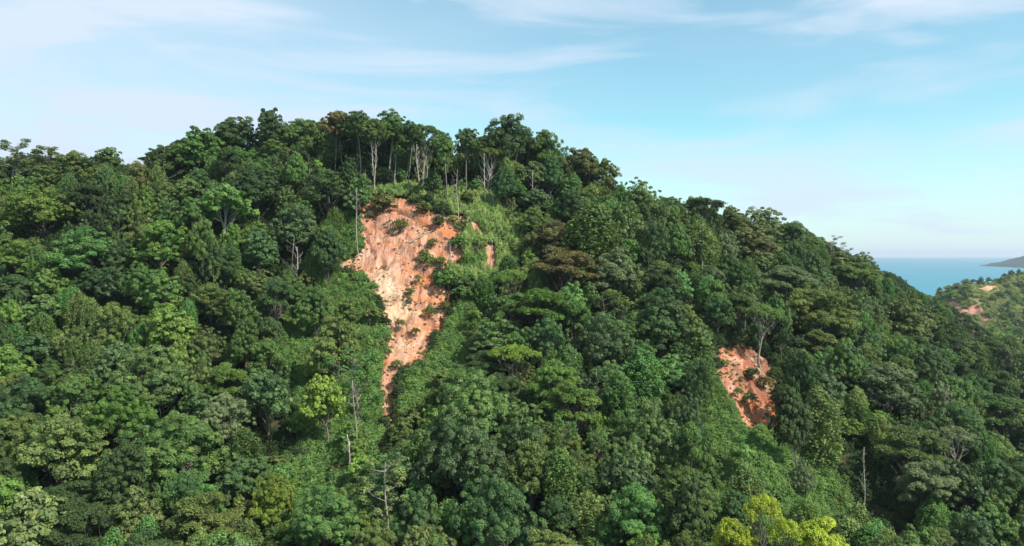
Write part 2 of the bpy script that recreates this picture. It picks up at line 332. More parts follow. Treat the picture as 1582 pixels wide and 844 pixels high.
def crown_round(seed, R=5.5, ch=4.4, H=15, nl=8, leaf=.36, per=135, cl=12, cr=(.7, 1.25), trunk_r=.3, gloss=False, kind='round', lobe=(.36, .52), flat=.8, inner=True, minz=-.45):
    rng = np.random.default_rng(seed); cz = H-ch
    lc = []
    for k in range(nl):
        a = k*2.39996+rng.random()*.5; f = k/(nl-1); rr = R*(.12+.52*math.sin(min(1, f*1.5)*1.57))*(.85+.3*rng.random()) if k else 0
        lc.append((rr*math.cos(a), rr*math.sin(a), cz+ch*(.5-1.05*f+rng.normal(0, .12))))
    lc = np.array(lc); lr = R*(lobe[0]+(lobe[1]-lobe[0])*rng.random(nl))*rng.choice([.7, .9, 1.0, 1.1, 1.15], nl)
    top = (lc[:, 2]+lr*ch/R*1.05).max(); lc[:, 2] -= top-(H-.5)
    C = []; Rr = []
    for c, r in zip(lc, lr):
        d = sphere_pts(cl, rng, minz); q = c+d*r*np.array([1, 1, min(1, ch/R*1.15)])*(.82+.3*rng.random((cl, 1)))
        C.append(q); Rr.append(cr[0]*.62+(cr[1]*1.08-cr[0]*.62)*rng.random(cl)**1.3)
    ns = max(6, nl); sp_ = sphere_pts(ns, rng, -.2); C.append(np.array([0, 0, cz])+sp_*np.array([R, R, ch])*rng.uniform(.68, .98, (ns, 1))); Rr.append(rng.uniform(cr[0]*.6, cr[0]*1.1, ns))   # stray outer sprays
    C = np.vstack(C); Rr = np.concatenate(Rr)
    keep = np.ones(len(C), bool)                              # clumps buried inside other lobes are dropped
    for c, r in zip(lc, lr): keep &= ~(np.linalg.norm((C-c)/np.array([1, 1, .85]), axis=1) < r*.62)
    holes = unit(rng.normal(size=(3, 3))*np.array([1, 1, .5])); dn = unit(C-np.array([0, 0, cz]))
    for hd in holes: keep &= ~((dn @ hd > .93) & (rng.random(len(C)) < .85))
    keep &= rng.random(len(C)) > .07
    C = C[keep]; Rr = Rr[keep]
    parts = [leaves(C, Rr, flat, per, leaf, rng, outc=np.array([0, 0, cz-1.]))]
    if inner: parts.append(leaves(lc, lr*.7, .8, per*2, leaf*1.5, rng, minz=-.9, jit=1))
    V, F, T = cat(parts)
    tb = Tubes(); trunk_to(tb, H, cz+ch*.1, trunk_r, rng, [(c*np.array([.85, .85, 1])-np.array([0, 0, .5]), .45+.35*rng.random()) for c in lc], lift=.3 if kind == 'tall' else 0.)
    ext = np.percentile(np.hypot(V[:, 0], V[:, 1]), 97)
    reg(kind, R=ext, H=float(np.percentile(V[:, 2], 99.7)), cz=(H+cz-ch*.6)/2, ch=ch, trunk=tb.mesh('trunk', M_BARK), crown=mesh_np('crown', V, F, M_GLOSS if gloss else M_LEAF, T))
def crown_umbrella(seed, R=6.5, H=14, ch=4.2, plates=22, per=120, leaf=.33, trunk_r=.3, kind='umbrella', gloss=False, pr=(1.4, 2.2), thick=.62, levels=2):
    rng = np.random.default_rng(seed); lc = []
    for k in range(plates):
        f = math.sqrt((k+.4)/plates); a = k*2.39996+rng.random()*.4; r = R*f*.86
        z = H-.6-ch*f**2*1.1-(rng.random()*1.0 if levels > 1 else 0)-(1.5 if (levels > 1 and k % 3 == 0) else 0)
        lc.append((r*math.cos(a), r*math.sin(a), z))
    lc = np.array(lc); lr = rng.uniform(pr[0], pr[1], plates)
    C = []; Rr = []
    for c, r in zip(lc, lr):
        n = 9; a = np.arange(n)*2.4+rng.random()*6; q = np.stack([np.cos(a), np.sin(a), np.zeros(n)], 1)*np.sqrt((np.arange(n)+.3)/n)[:, None]*r
        q[:, 2] = .45-(q[:, 0]**2+q[:, 1]**2)/r/r*.7; C.append(c+q); Rr.append(rng.uniform(.6, .95, n))
    C = np.vstack(C); Rr = np.concatenate(Rr)
    V, F, T = leaves(C, Rr, thick+.15, per, leaf, rng, updir=1.1, jit=.5, minz=-.5)
    tb = Tubes(); trunk_to(tb, H, H-ch-2.2, trunk_r, rng, [(c-np.array([0, 0, .4]), .5+.3*rng.random()) for c in lc[::1]])
    ext = np.percentile(np.hypot(V[:, 0], V[:, 1]), 97)
    reg(kind, R=ext, H=float(np.percentile(V[:, 2], 99.7)), cz=H-ch*.75, ch=ch, trunk=tb.mesh('trunk', M_BARK), crown=mesh_np('crown', V, F, M_GLOSS if gloss else M_LEAF, T))
def crown_tower(seed, R=2.9, H=14, kind='tower', per=70, leaf=.36, drape=True):
    rng = np.random.default_rng(seed); C = []; Rr = []; n = 120
    for k in range(n):
        f = (k+.5)/n; a = k*2.39996+rng.normal(0, .2)
        prof = (.55+.45*math.sin(min(1, (1-f)*2.2)*1.57))*(1.0 if f < .8 else math.sqrt(max(0.02, (1-f)/.2)))
        prof *= .78+.42*vnoise(np.array(a*1.1+f*3), np.array(f*6), seed)
        C.append((R*prof*math.cos(a), R*prof*math.sin(a), .3+(H-1)*f)); Rr.append(rng.uniform(.5, .95))
    C = np.array(C); Rr = np.array(Rr)
    V, F, T = cat([leaves(C, Rr, 1.5 if drape else .9, per, leaf, rng, outc=None, updir=.25, jit=.5, minz=-1),
                   leaves(np.array([[0, 0, z] for z in np.linspace(1, H-2, 9)]), np.full(9, R*.55), 1.2, 130, .6, rng, minz=-1, jit=1)])
    tb = Tubes(); trunk_to(tb, H, H-1.5, .22, rng, [((rng.normal(0, 1), rng.normal(0, 1), H*f), f-.15) for f in (.5, .7, .85)])
    reg(kind, R=R, H=float(V[:, 2].max()), cz=H*.55, ch=H*.45, trunk=tb.mesh('trunk', M_BARK), crown=mesh_np('crown', V, F, M_LEAF, T))
def crown_sparse(seed, R=4.8, H=15, nlimb=9, clumps=3, kind='sparse', per=40, leaf=.36, trunk_r=.24, low=.35, cr=(.45, .9)):
    rng = np.random.default_rng(seed); tb = Tubes(); C = []
    top = np.array([rng.normal(0, .6), rng.normal(0, .6), H-1.5]); p = curve((0, 0, -2), top, 10, .035, rng)
    tb.add(p, np.linspace(trunk_r*1.3, trunk_r*.25, 10), 7)
    br = Tubes()
    for k in range(nlimb):
        f = low+(1-low)*(k+.5)/nlimb; s = p[min(9, int(f*9))]; a = k*2.4+rng.random(); l = R*(1.05-.45*f)*(.75+.4*rng.random())
        e = s+np.array([math.cos(a)*l, math.sin(a)*l, l*(.55+.5*rng.random())])
        e[2] = min(e[2], H-.2)
        q = curve(s, e, 7, .09, rng, -.06); br.add(q, np.linspace(trunk_r*.5, trunk_r*.1, 7), 5)
        for _ in range(4):
            m = q[rng.integers(2, 6)]; e2 = m+unit((e-s)+rng.normal(0, l*.5, 3)+np.array([0, 0, l*.3]))*l*rng.uniform(.25, .5)
            q2 = curve(m, e2, 5, .1, rng); br.add(q2, np.linspace(trunk_r*.22, trunk_r*.06, 5), 4); C.append(e2)
            for _ in range(2):
                e3 = q2[3]+unit(rng.normal(0, 1, 3)+np.array([0, 0, .6]))*l*.18; br.add(curve(q2[3], e3, 3, .1, rng), np.linspace(trunk_r*.1, .02, 3), 4)
        C.append(e)
    C = np.array(C)
    d = dict(R=R*.95, H=H, cz=H*.68, ch=H*.3, trunk=tb.mesh('trunk', M_BARK), branches=br.mesh('branches', M_BARK))
    if clumps:
        sel = C[rng.random(len(C)) < clumps/3.0]
        V, F, T = leaves(sel, rng.uniform(cr[0], cr[1], len(sel)), .7, per, leaf, rng, updir=.6, minz=-.6)
        d['crown'] = mesh_np('crown', V, F, M_LEAF, T)
    reg(kind, **d)
def shrub(seed, R=1.6, H=2.4, kind='shrub', n=26, per=34, leaf=.3, stem=True):
    rng = np.random.default_rng(seed); d = sphere_pts(n, rng, 0.0); C = d*np.array([R*.72, R*.72, H*.62])*(.6+.5*rng.random((n, 1)))+np.array([0, 0, H*.18])
    V, F, T = leaves(C, rng.uniform(.3, .6, n)*R/1.6, .85, per, leaf, rng, updir=.5, jit=.7, minz=-.6)
    tb = Tubes()
    for k in range(6): tb.add(curve((0, 0, -.6), C[k*4 % n], 4, .06, rng), np.linspace(.06, .02, 4), 4)
    reg(kind, R=R, H=H, cz=H*.5, ch=H*.5, trunk=tb.mesh('stems', M_BARK), crown=mesh_np('foliage', V, F, M_LEAF, T))

for s in range(7): crown_round(100+s, R=5.2+.5*(s % 3), ch=5.0+.6*(s % 2), H=14.5+s % 3, nl=9+s % 4, gloss=(s % 3 == 2), leaf=.34+.05*(s % 2))
for s in range(3): crown_round(120+s, kind='great', R=8.4, ch=6.2, H=16.5, nl=19, cl=13, leaf=.30, per=185, cr=(.75, 1.3), trunk_r=.42, lobe=(.24, .36), gloss=(s == 1))
for s in range(3): crown_sparse(560+s, kind='slim', R=1.3, H=7, nlimb=9, clumps=3, per=26, leaf=.26, trunk_r=.07, low=.3, cr=(.22, .42))
for s in range(3): crown_round(140+s, kind='bigleaf', R=5.0, ch=5.2, H=15, nl=10, leaf=.5, per=72, cr=(.7, 1.15), cl=12, gloss=True)
for s in range(3): crown_round(160+s, kind='dome', R=6.2, ch=5.0, H=12.5, nl=11, leaf=.28, per=170, cl=14, cr=(.7, 1.1), lobe=(.3, .42))
for s in range(4): crown_umbrella(200+s, R=6.3+.4*(s % 2), H=14+s % 2)
for s in range(2): crown_umbrella(220+s, R=5.4, H=15, ch=1.8, plates=11, kind='openumbrella', levels=1, per=60, pr=(1.0, 1.7))
for s in range(3): crown_tower(300+s, R=2.6+.5*s, H=14-s)
for s in range(4): crown_round(400+s, kind='tall', R=4.4, ch=4.6, H=23, nl=9, cl=11, leaf=.36, per=100, cr=(.7, 1.1), trunk_r=.21, minz=-.4)
for s in range(4): crown_sparse(500+s, nlimb=11+s, clumps=2.6+.2*s, per=60, leaf=.32, trunk_r=.2)
for s in range(3): crown_sparse(520+s, kind='bare', R=2.6, H=15, nlimb=9, clumps=0, trunk_r=.15, low=.45)
for s in range(2): crown_sparse(540+s, kind='feather', R=5.5, H=11, nlimb=11, clumps=3, per=55, leaf=.26, trunk_r=.16, low=.3, cr=(.5, .8))
for s in range(4): shrub(600+s, R=1.5+.25*s, H=2.1+.5*(s % 2), leaf=.27+.04*(s % 2))
for s in range(2): crown_round(640+s, kind='young', R=2.5, ch=2.3, H=7, nl=5, cl=9, leaf=.32, per=60, cr=(.45, .75), trunk_r=.1)

# ------------------------------------------------------------------ terrain and bare earth
ZT = ZB.copy(); near = np.zeros(XX.shape, bool)
for wp in WP:
    xs = [p[0] for p in wp]; ys = [p[1] for p in wp]
    s_ = (XX > min(xs)-8) & (XX < max(xs)+8) & (YY > min(ys)-8) & (YY < max(ys)+8)
    sd = signed(wp, XX[s_], YY[s_]); ZT[s_] -= 3.0*np.clip((sd+1.2)/2.5, 0, 1)
o = link('hillside', grid_mesh('hillside', XX, YY, ZT, None, M_FLOOR)); o['kind'] = 'structure'

def soil_spots(X, Y, spots, base):
    c = np.broadcast_to(np.array(base, float), X.shape+(3,)).copy()
    for px, py, r, colr, st in spots:
        x, y, _, _ = hit(px, py, 0); d = np.hypot((X-x), (Y-y)/1.25)
        wgt = st*np.clip(1.2-d/r+(fbm(X/1.6, Y/4., 9)-.5)*1.5, 0, 1); c = c*(1-wgt[..., None])+np.array(colr)*wgt[..., None]
    return c
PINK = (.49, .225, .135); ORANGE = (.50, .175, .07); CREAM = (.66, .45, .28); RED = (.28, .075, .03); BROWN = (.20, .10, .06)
SURF = []
def scarz(x, y, *a):
    for x0, y0, st_, Z in SURF:
        j = int((x-x0)/st_); i = int((y-y0)/st_)
        if 0 <= i < Z.shape[0] and 0 <= j < Z.shape[1]: return float(Z[i, j])
    return float(ground(x, y))-.5
def scar_sheet(name, wp, spots, base, step=.3, amp=.4, depth=.9, lines=(), seed=0):
    xs = [p[0] for p in wp]; ys = [p[1] for p in wp]
    X, Y = np.meshgrid(np.arange(min(xs)-2.5, max(xs)+2.5, step), np.arange(min(ys)-2.5, max(ys)+2.5, step))
    sd = signed(wp, X, Y); sdn = sd+(fbm(X/2.2, Y/2.2, 5+seed)-.5)*1.2
    warp = X+3.0*(fbm(X/9, Y/9, 31+seed)-.5)
    rill = np.abs(fbm(warp/2.6, Y/11, 21+seed, 4)-.5)*2; rill = 1-np.clip(rill*3.2, 0, 1)
    fine = 1.5*(fbm(X/1.4, Y/2.4, 41+seed, 4)-.5); big = fbm(X/7, Y/7, 51+seed, 3)-.5
    terr = np.abs(((Y+3*fbm(X/6, Y/6, 8+seed))/5.5) % 1-.5)*2               # little benches across the slope
    Z = ground(X, Y)-depth*np.clip((sdn)/2.5, 0, 1)-.35-amp*rill+fine*.75*amp+big*2.0+terr*.6*amp
    c = soil_spots(X, Y, spots, base)
    f = np.clip(rill*.5, 0, 1)[..., None]*.6; c = c*(1-f)+np.array((.27, .11, .06))*f
    patch = np.clip((fbm(X/2.4, Y/3.5, 71+seed, 4)-.54)*7, 0, .5)[..., None]; c = c*(1-patch)+np.array(BROWN)*patch
    lightp = np.clip((fbm(X/1.1, Y/2.0, 171+seed, 4)-.6)*7, 0, .5)[..., None]; c = c*(1-lightp)+np.array((.6, .38, .24))*lightp
    # steps where slabs of soil broke off
    slab = fbm(X/3.2+.4*fbm(X, Y, 7), Y/3.6, 211+seed, 3); stepz = (np.floor(slab*9)/9-slab)*5.0*amp; Z = Z+stepz
    edge = np.clip(1-np.abs((slab*9) % 1-.06)/.10, 0, 1)[..., None]*.45; c = c*(1-edge)+np.array(BROWN)*edge
    for (a, b, wd, dp) in lines:                                              # cracks and gullies
        ax, ay = hit(*a, 0)[:2]; bx, by = hit(*b, 0)[:2]; dx, dy = bx-ax, by-ay; t = np.clip(((X-ax)*dx+(Y-ay)*dy)/(dx*dx+dy*dy), 0, 1)
        d = np.hypot(X-ax-t*dx, Y-ay-t*dy)+(fbm(X/1.5, Y/1.5, 12)-.5)*1.4; g = np.clip(1-d/wd, 0, 1); Z -= g*dp
    Z = np.where(sd < 0, Z+np.clip(sd, -2, 0)*.35, Z)
    SURF.append((X[0, 0], Y[0, 0], step, Z))
    o = link(name, grid_mesh(name, X, Y, Z, sd > -2.2, M_SOIL, c)); o['kind'] = 'structure'; return o
SPOT1 = [(575,325,7,ORANGE,.6),(620,320,8,ORANGE,.7),(650,335,7,ORANGE,.8),(600,350,8,PINK,.9),(585,380,8,PINK,.7),(640,375,8,PINK,.6),(585,332,4,BROWN,.35),(700,385,7,ORANGE,.7),(720,350,7,ORANGE,.7),
 (600,440,6,CREAM,.95),(612,462,6,CREAM,.95),(590,420,5,CREAM,.5),(540,405,5,CREAM,.5),(635,480,5,CREAM,.55),(622,530,6,CREAM,.5),(645,430,6,ORANGE,.6),(675,470,7,ORANGE,.9),(683,495,4,RED,.8),(650,500,5,ORANGE,.7),(650,545,5,ORANGE,.6),(598,590,5,PINK,.8),(600,660,6,RED,.5),(775,395,6,ORANGE,.6)]
LINES1 = [((572,344),(606,352),.9,1.2),((566,318),(578,335),.8,1.0),((604,378),(632,386),.6,.8),((590,398),(596,404),1.2,1.6),((618,352),(642,372),.8,1.0),((640,415),(632,440),.6,.8),((660,455),(650,480),.8,1.2),((606,480),(612,520),.6,.8),((606,314),(668,346),.8,1.6),((562,345),(578,392),.7,1.3),((585,362),(640,388),.6,.8),((630,350),(600,400),.6,.6),((655,400),(640,470),.7,.9),((690,446),(680,505),.8,1.4),((560,306),(590,318),.8,1.2),((618,400),(628,520),.5,.7)]
scar_sheet('landslide_scar', WP[0], SPOT1, (.49, .21, .108), lines=LINES1)
SPOT2 = [(1178,585,7,RED,1),(1188,615,8,RED,1),(1172,632,5,RED,.6),(1130,560,6,(.46, .19, .10),.8),(1135,600,6,PINK,.7),(1150,640,5,ORANGE,.8),(1180,600,7,RED,.8),(1190,640,6,ORANGE,.8),(1150,535,5,BROWN,.7),(1185,570,5,BROWN,.6)]  # red soil; its wide spots also put the right half's shade into colour
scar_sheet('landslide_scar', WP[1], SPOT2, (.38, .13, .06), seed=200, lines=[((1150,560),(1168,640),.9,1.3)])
for i in (2, 3, 4): scar_sheet('landslide_scar', WP[i], [], (.5, .24, .14), seed=300*i)

def rubble(name, wp, n, seed, label):
    rng = np.random.default_rng(seed); xs = [p[0] for p in wp]; ys = [p[1] for p in wp]; V = []; F = []; c = []; k = 0
    ico = np.array([(0, 0, 1), (.9, 0, .4), (.28, .85, .4), (-.72, .53, .4), (-.72, -.53, .4), (.28, -.85, .4), (0, 0, -.4)]); fa = [(0, 1, 2), (0, 2, 3), (0, 3, 4), (0, 4, 5), (0, 5, 1), (6, 2, 1), (6, 3, 2), (6, 4, 3), (6, 5, 4), (6, 1, 5)]
    X = rng.uniform(min(xs), max(xs), n*4); Y = rng.uniform(min(ys), max(ys), n*4); ok = signed(wp, X, Y) > .3; X = X[ok][:n]; Y = Y[ok][:n]
    for x, y in zip(X, Y):
        s_ = rng.lognormal(-1.5, .5); z = scarz(x, y, seed)
        V.append(ico*rng.uniform(.7, 1.3, (7, 3))*s_+np.array([x, y, z])); F += [(a+k, b+k, d+k) for a, b, d in fa]; k += 7; c += [[(.34, .15, .08), (.22, .11, .07), (.48, .28, .17)][rng.integers(3)]]*7
    me = mesh_np(name, np.vstack(V), np.array(F), M_SOIL); a = me.attributes.new('soil', 'FLOAT_COLOR', 'POINT'); a.data.foreach_set('color', np.c_[np.array(c), np.ones(len(c))].astype(np.float32).ravel())
    o = link(name, me); o['kind'] = 'stuff'; o['label'] = label; o['category'] = 'rubble'
rubble('rubble', WP[0], 520, 1, 'clods and broken stones strewn over the big scar'); rubble('rubble', WP[1], 140, 2, 'clods and broken stones strewn over the small scar')

# far hill beyond the slope, with its own slips
FCP = [(1400,478,560,7),(1440,462,640,7),(1475,444,800,6),(1505,432,930,7),(1540,427,1000,8),(1582,422,1040,9),(1650,412,1080,9),(1760,420,1100,9),
 (1582,470,800,5),(1520,470,770,4),(1460,478,640,5),(1582,520,620,8),(1500,512,600,5),(1440,500,560,6),(1660,470,820,6),(1700,560,600,6),(1560,445,900,4),(1540,600,480,8)]
fc = []
for px, py, D, h in FCP: x, y, z = at(px, py, D); fc.append((x, y, z-h))
for px, D in ((1440, 1000), (1510, 1350), (1582, 1450), (1700, 1500), (1400, 800)): x, y, _ = at(px, 400, D); fc.append((x, y, -6))
fc += [(250, 500, -8), (300, 900, -10), (900, 1800, -10), (1300, 1500, 0), (1300, 800, 30), (900, 500, 10), (500, 1800, -10)]
FF = rbf_fit(np.array(fc), .002)
FXX, FYY = np.meshgrid(np.arange(220, 1300, 6.), np.arange(450, 1800, 6.))
FZ = np.vstack([rbf_eval(FF, FXX[i:i+20], FYY[i:i+20]) for i in range(0, FXX.shape[0], 20)])+5*(fbm(FXX/60, FYY/60, 77)-.5)
FZ = np.clip(FZ, -15, 140)
def fground(x, y):
    fx = np.clip((np.asarray(x, float)-220)/6, 0, FXX.shape[1]-1.001); fy = np.clip((np.asarray(y, float)-450)/6, 0, FXX.shape[0]-1.001)
    i = fx.astype(int); j = fy.astype(int); a = fx-i; b = fy-j
    return (FZ[j, i]*(1-a)+FZ[j, i+1]*a)*(1-b)+(FZ[j+1, i]*(1-a)+FZ[j+1, i+1]*a)*b
def fhit(px, py, h=0):
    Y = np.arange(470, 1500, 1.); a, b = ray(px, py); gap = CAMZ+b*Y-(fground(a*Y, Y)+h); k = np.where(gap <= 0)[0]
    D = Y[k[0]] if len(k) else Y[np.argmin(gap)]
    return float(a*D), float(D), float(CAMZ+b*D), bool(len(k))
M_FARG = simple('scrubby_ground', (.10, .13, .05), (.17, .19, .08), .08, 1, .3)
FSC = [[(1466,468),(1474,469),(1484,478),(1496,488),(1500,494),(1492,494),(1482,485),(1474,476)], [(1494,486),(1500,474),(1506,470),(1514,476),(1524,488),(1530,500),(1533,512),(1524,512),(1520,502),(1514,492),(1504,488)], [(1512,446),(1528,441),(1546,443),(1540,449),(1532,453),(1518,455)]]
FWP = [[fhit(px, py)[:2] for px, py in densify(p, 2)] for p in FSC]
FZT = FZ.copy()
for wp in FWP: FZT -= 3.5*np.clip((signed(wp, FXX, FYY)+2)/8, 0, 1)
o = link('far_hill', grid_mesh('far_hill', FXX, FYY, FZT, None, M_FARG)); o['kind'] = 'structure'
for i, wp in enumerate(FWP):
    xs = [p[0] for p in wp]; ys = [p[1] for p in wp]; X, Y = np.meshgrid(np.arange(min(xs)-6, max(xs)+6, 1.5), np.arange(min(ys)-6, max(ys)+6, 1.5))
    sd = signed(wp, X, Y); Z = fground(X, Y)+(fbm(X/4, Y/8, 90+i)-.5)*2.5-.8*np.clip(sd/3, 0, 1)+.4*np.clip(-sd/3, -1, 1)*0+.3
    Z = np.where(sd < 0, Z+sd*.5, Z)
    base = np.array([(.46, .22, .16), (.46, .21, .15), (.58, .34, .2)][i]); c = base*(1-.5*np.clip((fbm(X/5, Y/9, 60+i)-.45)*4, 0, 1))[..., None]
    o = link('landslide_scar', grid_mesh('far_scar', X, Y, Z, sd > -5, M_SOIL, c)); o['kind'] = 'structure'

# sea
m, t, N_, L_ = mat('sea_water'); tc = N_('ShaderNodeTexCoord'); n = N_('ShaderNodeTexNoise'); n.inputs['Scale'].default_value = .05; n.inputs['Detail'].default_value = 8; L_(tc.outputs['Object'], n.inputs[0])
nb = N_('ShaderNodeTexNoise'); nb.inputs['Scale'].default_value = .0012; nb.inputs['Detail'].default_value = 3; L_(tc.outputs['Object'], nb.inputs[0])
cr = N_('ShaderNodeValToRGB'); cr.color_ramp.elements[0].color = (.012, .15, .22, 1); cr.color_ramp.elements[1].color = (.02, .20, .27, 1); L_(nb.outputs['Fac'], cr.inputs[0])
p = N_('ShaderNodeBsdfPrincipled'); p.inputs['Roughness'].default_value = .35; p.inputs['Specular IOR Level'].default_value = .12; L_(cr.outputs[0], p.inputs['Base Color'])
b = N_('ShaderNodeBump'); b.inputs['Strength'].default_value = .5; b.inputs['Distance'].default_value = 1.5; L_(n.outputs['Fac'], b.inputs['Height']); L_(b.outputs[0], p.inputs['Normal'])
oo = N_('ShaderNodeOutputMaterial'); L_(p.outputs[0], oo.inputs[0]); M_SEA = m
v = np.array([(-14000, -3000, 0), (24000, -3000, 0), (24000, 24000, 0), (-14000, 24000, 0)], float)
o = link('sea', mesh_np('sea', v, np.array([[0, 1, 2, 3]]), M_SEA)); o['kind'] = 'structure'
# headland across the water
HX, HY = np.meshgrid(np.linspace(3400, 6000, 150), np.linspace(5000, 7400, 110))
u = (HX-3640-.25*(HY-6000))/1400
hz = 175*np.clip(1-np.exp(-np.clip(u, 0, 9)*4.6), 0, 1)*np.exp(-((HY-6000)/520)**2)*(.8+.4*fbm(HX/260, HY/400, 24))+22*(fbm(HX/60, HY/60, 4)-.5)+26*(fbm(HX/220, HY/220, 14)-.5)-7
hz = np.where(u < 0, np.minimum(hz, -3), hz)
M_HEAD = simple('headland_forest', (.010, .034, .030), (.022, .050, .040), .012, 1, .8)
o = link('headland', grid_mesh('headland', HX, HY, hz, None, M_HEAD)); o['kind'] = 'structure'

# ------------------------------------------------------------------ planting
SKY = [(-60,262),(0,236),(30,225),(60,232),(95,232),(130,240),(150,238),(167,226),(185,248),(225,246),(250,225),(280,212),(330,208),(350,193),(390,190),(425,180),(455,190),(490,185),(515,170),(545,176),(580,180),(600,175),(625,190),(650,188),(680,196),(697,212),(715,200),(740,200),(760,192),(800,194),(840,202),(860,218),(890,238),(925,243),(945,262),(965,278),(1000,282),(1025,302),(1055,303),(1080,300),(1115,322),(1150,328),(1190,334),(1230,350),(1262,366),(1300,388),(1335,402),(1370,428),(1400,440),(1425,452),(1460,470),(1500,520),(1700,520)]
def skyy(px): return np.interp(px, [s[0] for s in SKY], [s[1] for s in SKY])
TREES = []   # dict(kind, x, y, z, s, sz, rot, col, R(world), ztop, label)
def put(px, py, wpx, kind, col, label=None, hc=None, var=None, free=False, bark=None, name=None, cat=None, group=None, htot=None):
    """plant one tree whose crown centre is seen at (px, py), wpx wide"""
    K = PROTO[kind]; v = random.randrange(len(K)) if var is None else var; P = K[v]
    hh = hc if hc is not None else (P['cz'] if kind not in ('shrub',) else P['H']*.5*1.0)
    x, y, z, ok = hit(px, py, hh); g = float(ground(x, y)); R = wpx/2*y/FPX; s = R/P['R']
    top = z+max(R*P['ch']/P['R'], 1.0); Ht = (htot if htot else max(top-g, 2.0))
    TREES.append(dict(kind=kind, v=v, x=x, y=y, z=g, s=s, sz=Ht/P['H'], rot=random.random()*6.283, col=col, label=label, R=R, H=Ht, px=px, py=py, bark=bark, name=name, cat=cat, group=group, hand=True))
    return TREES[-1]
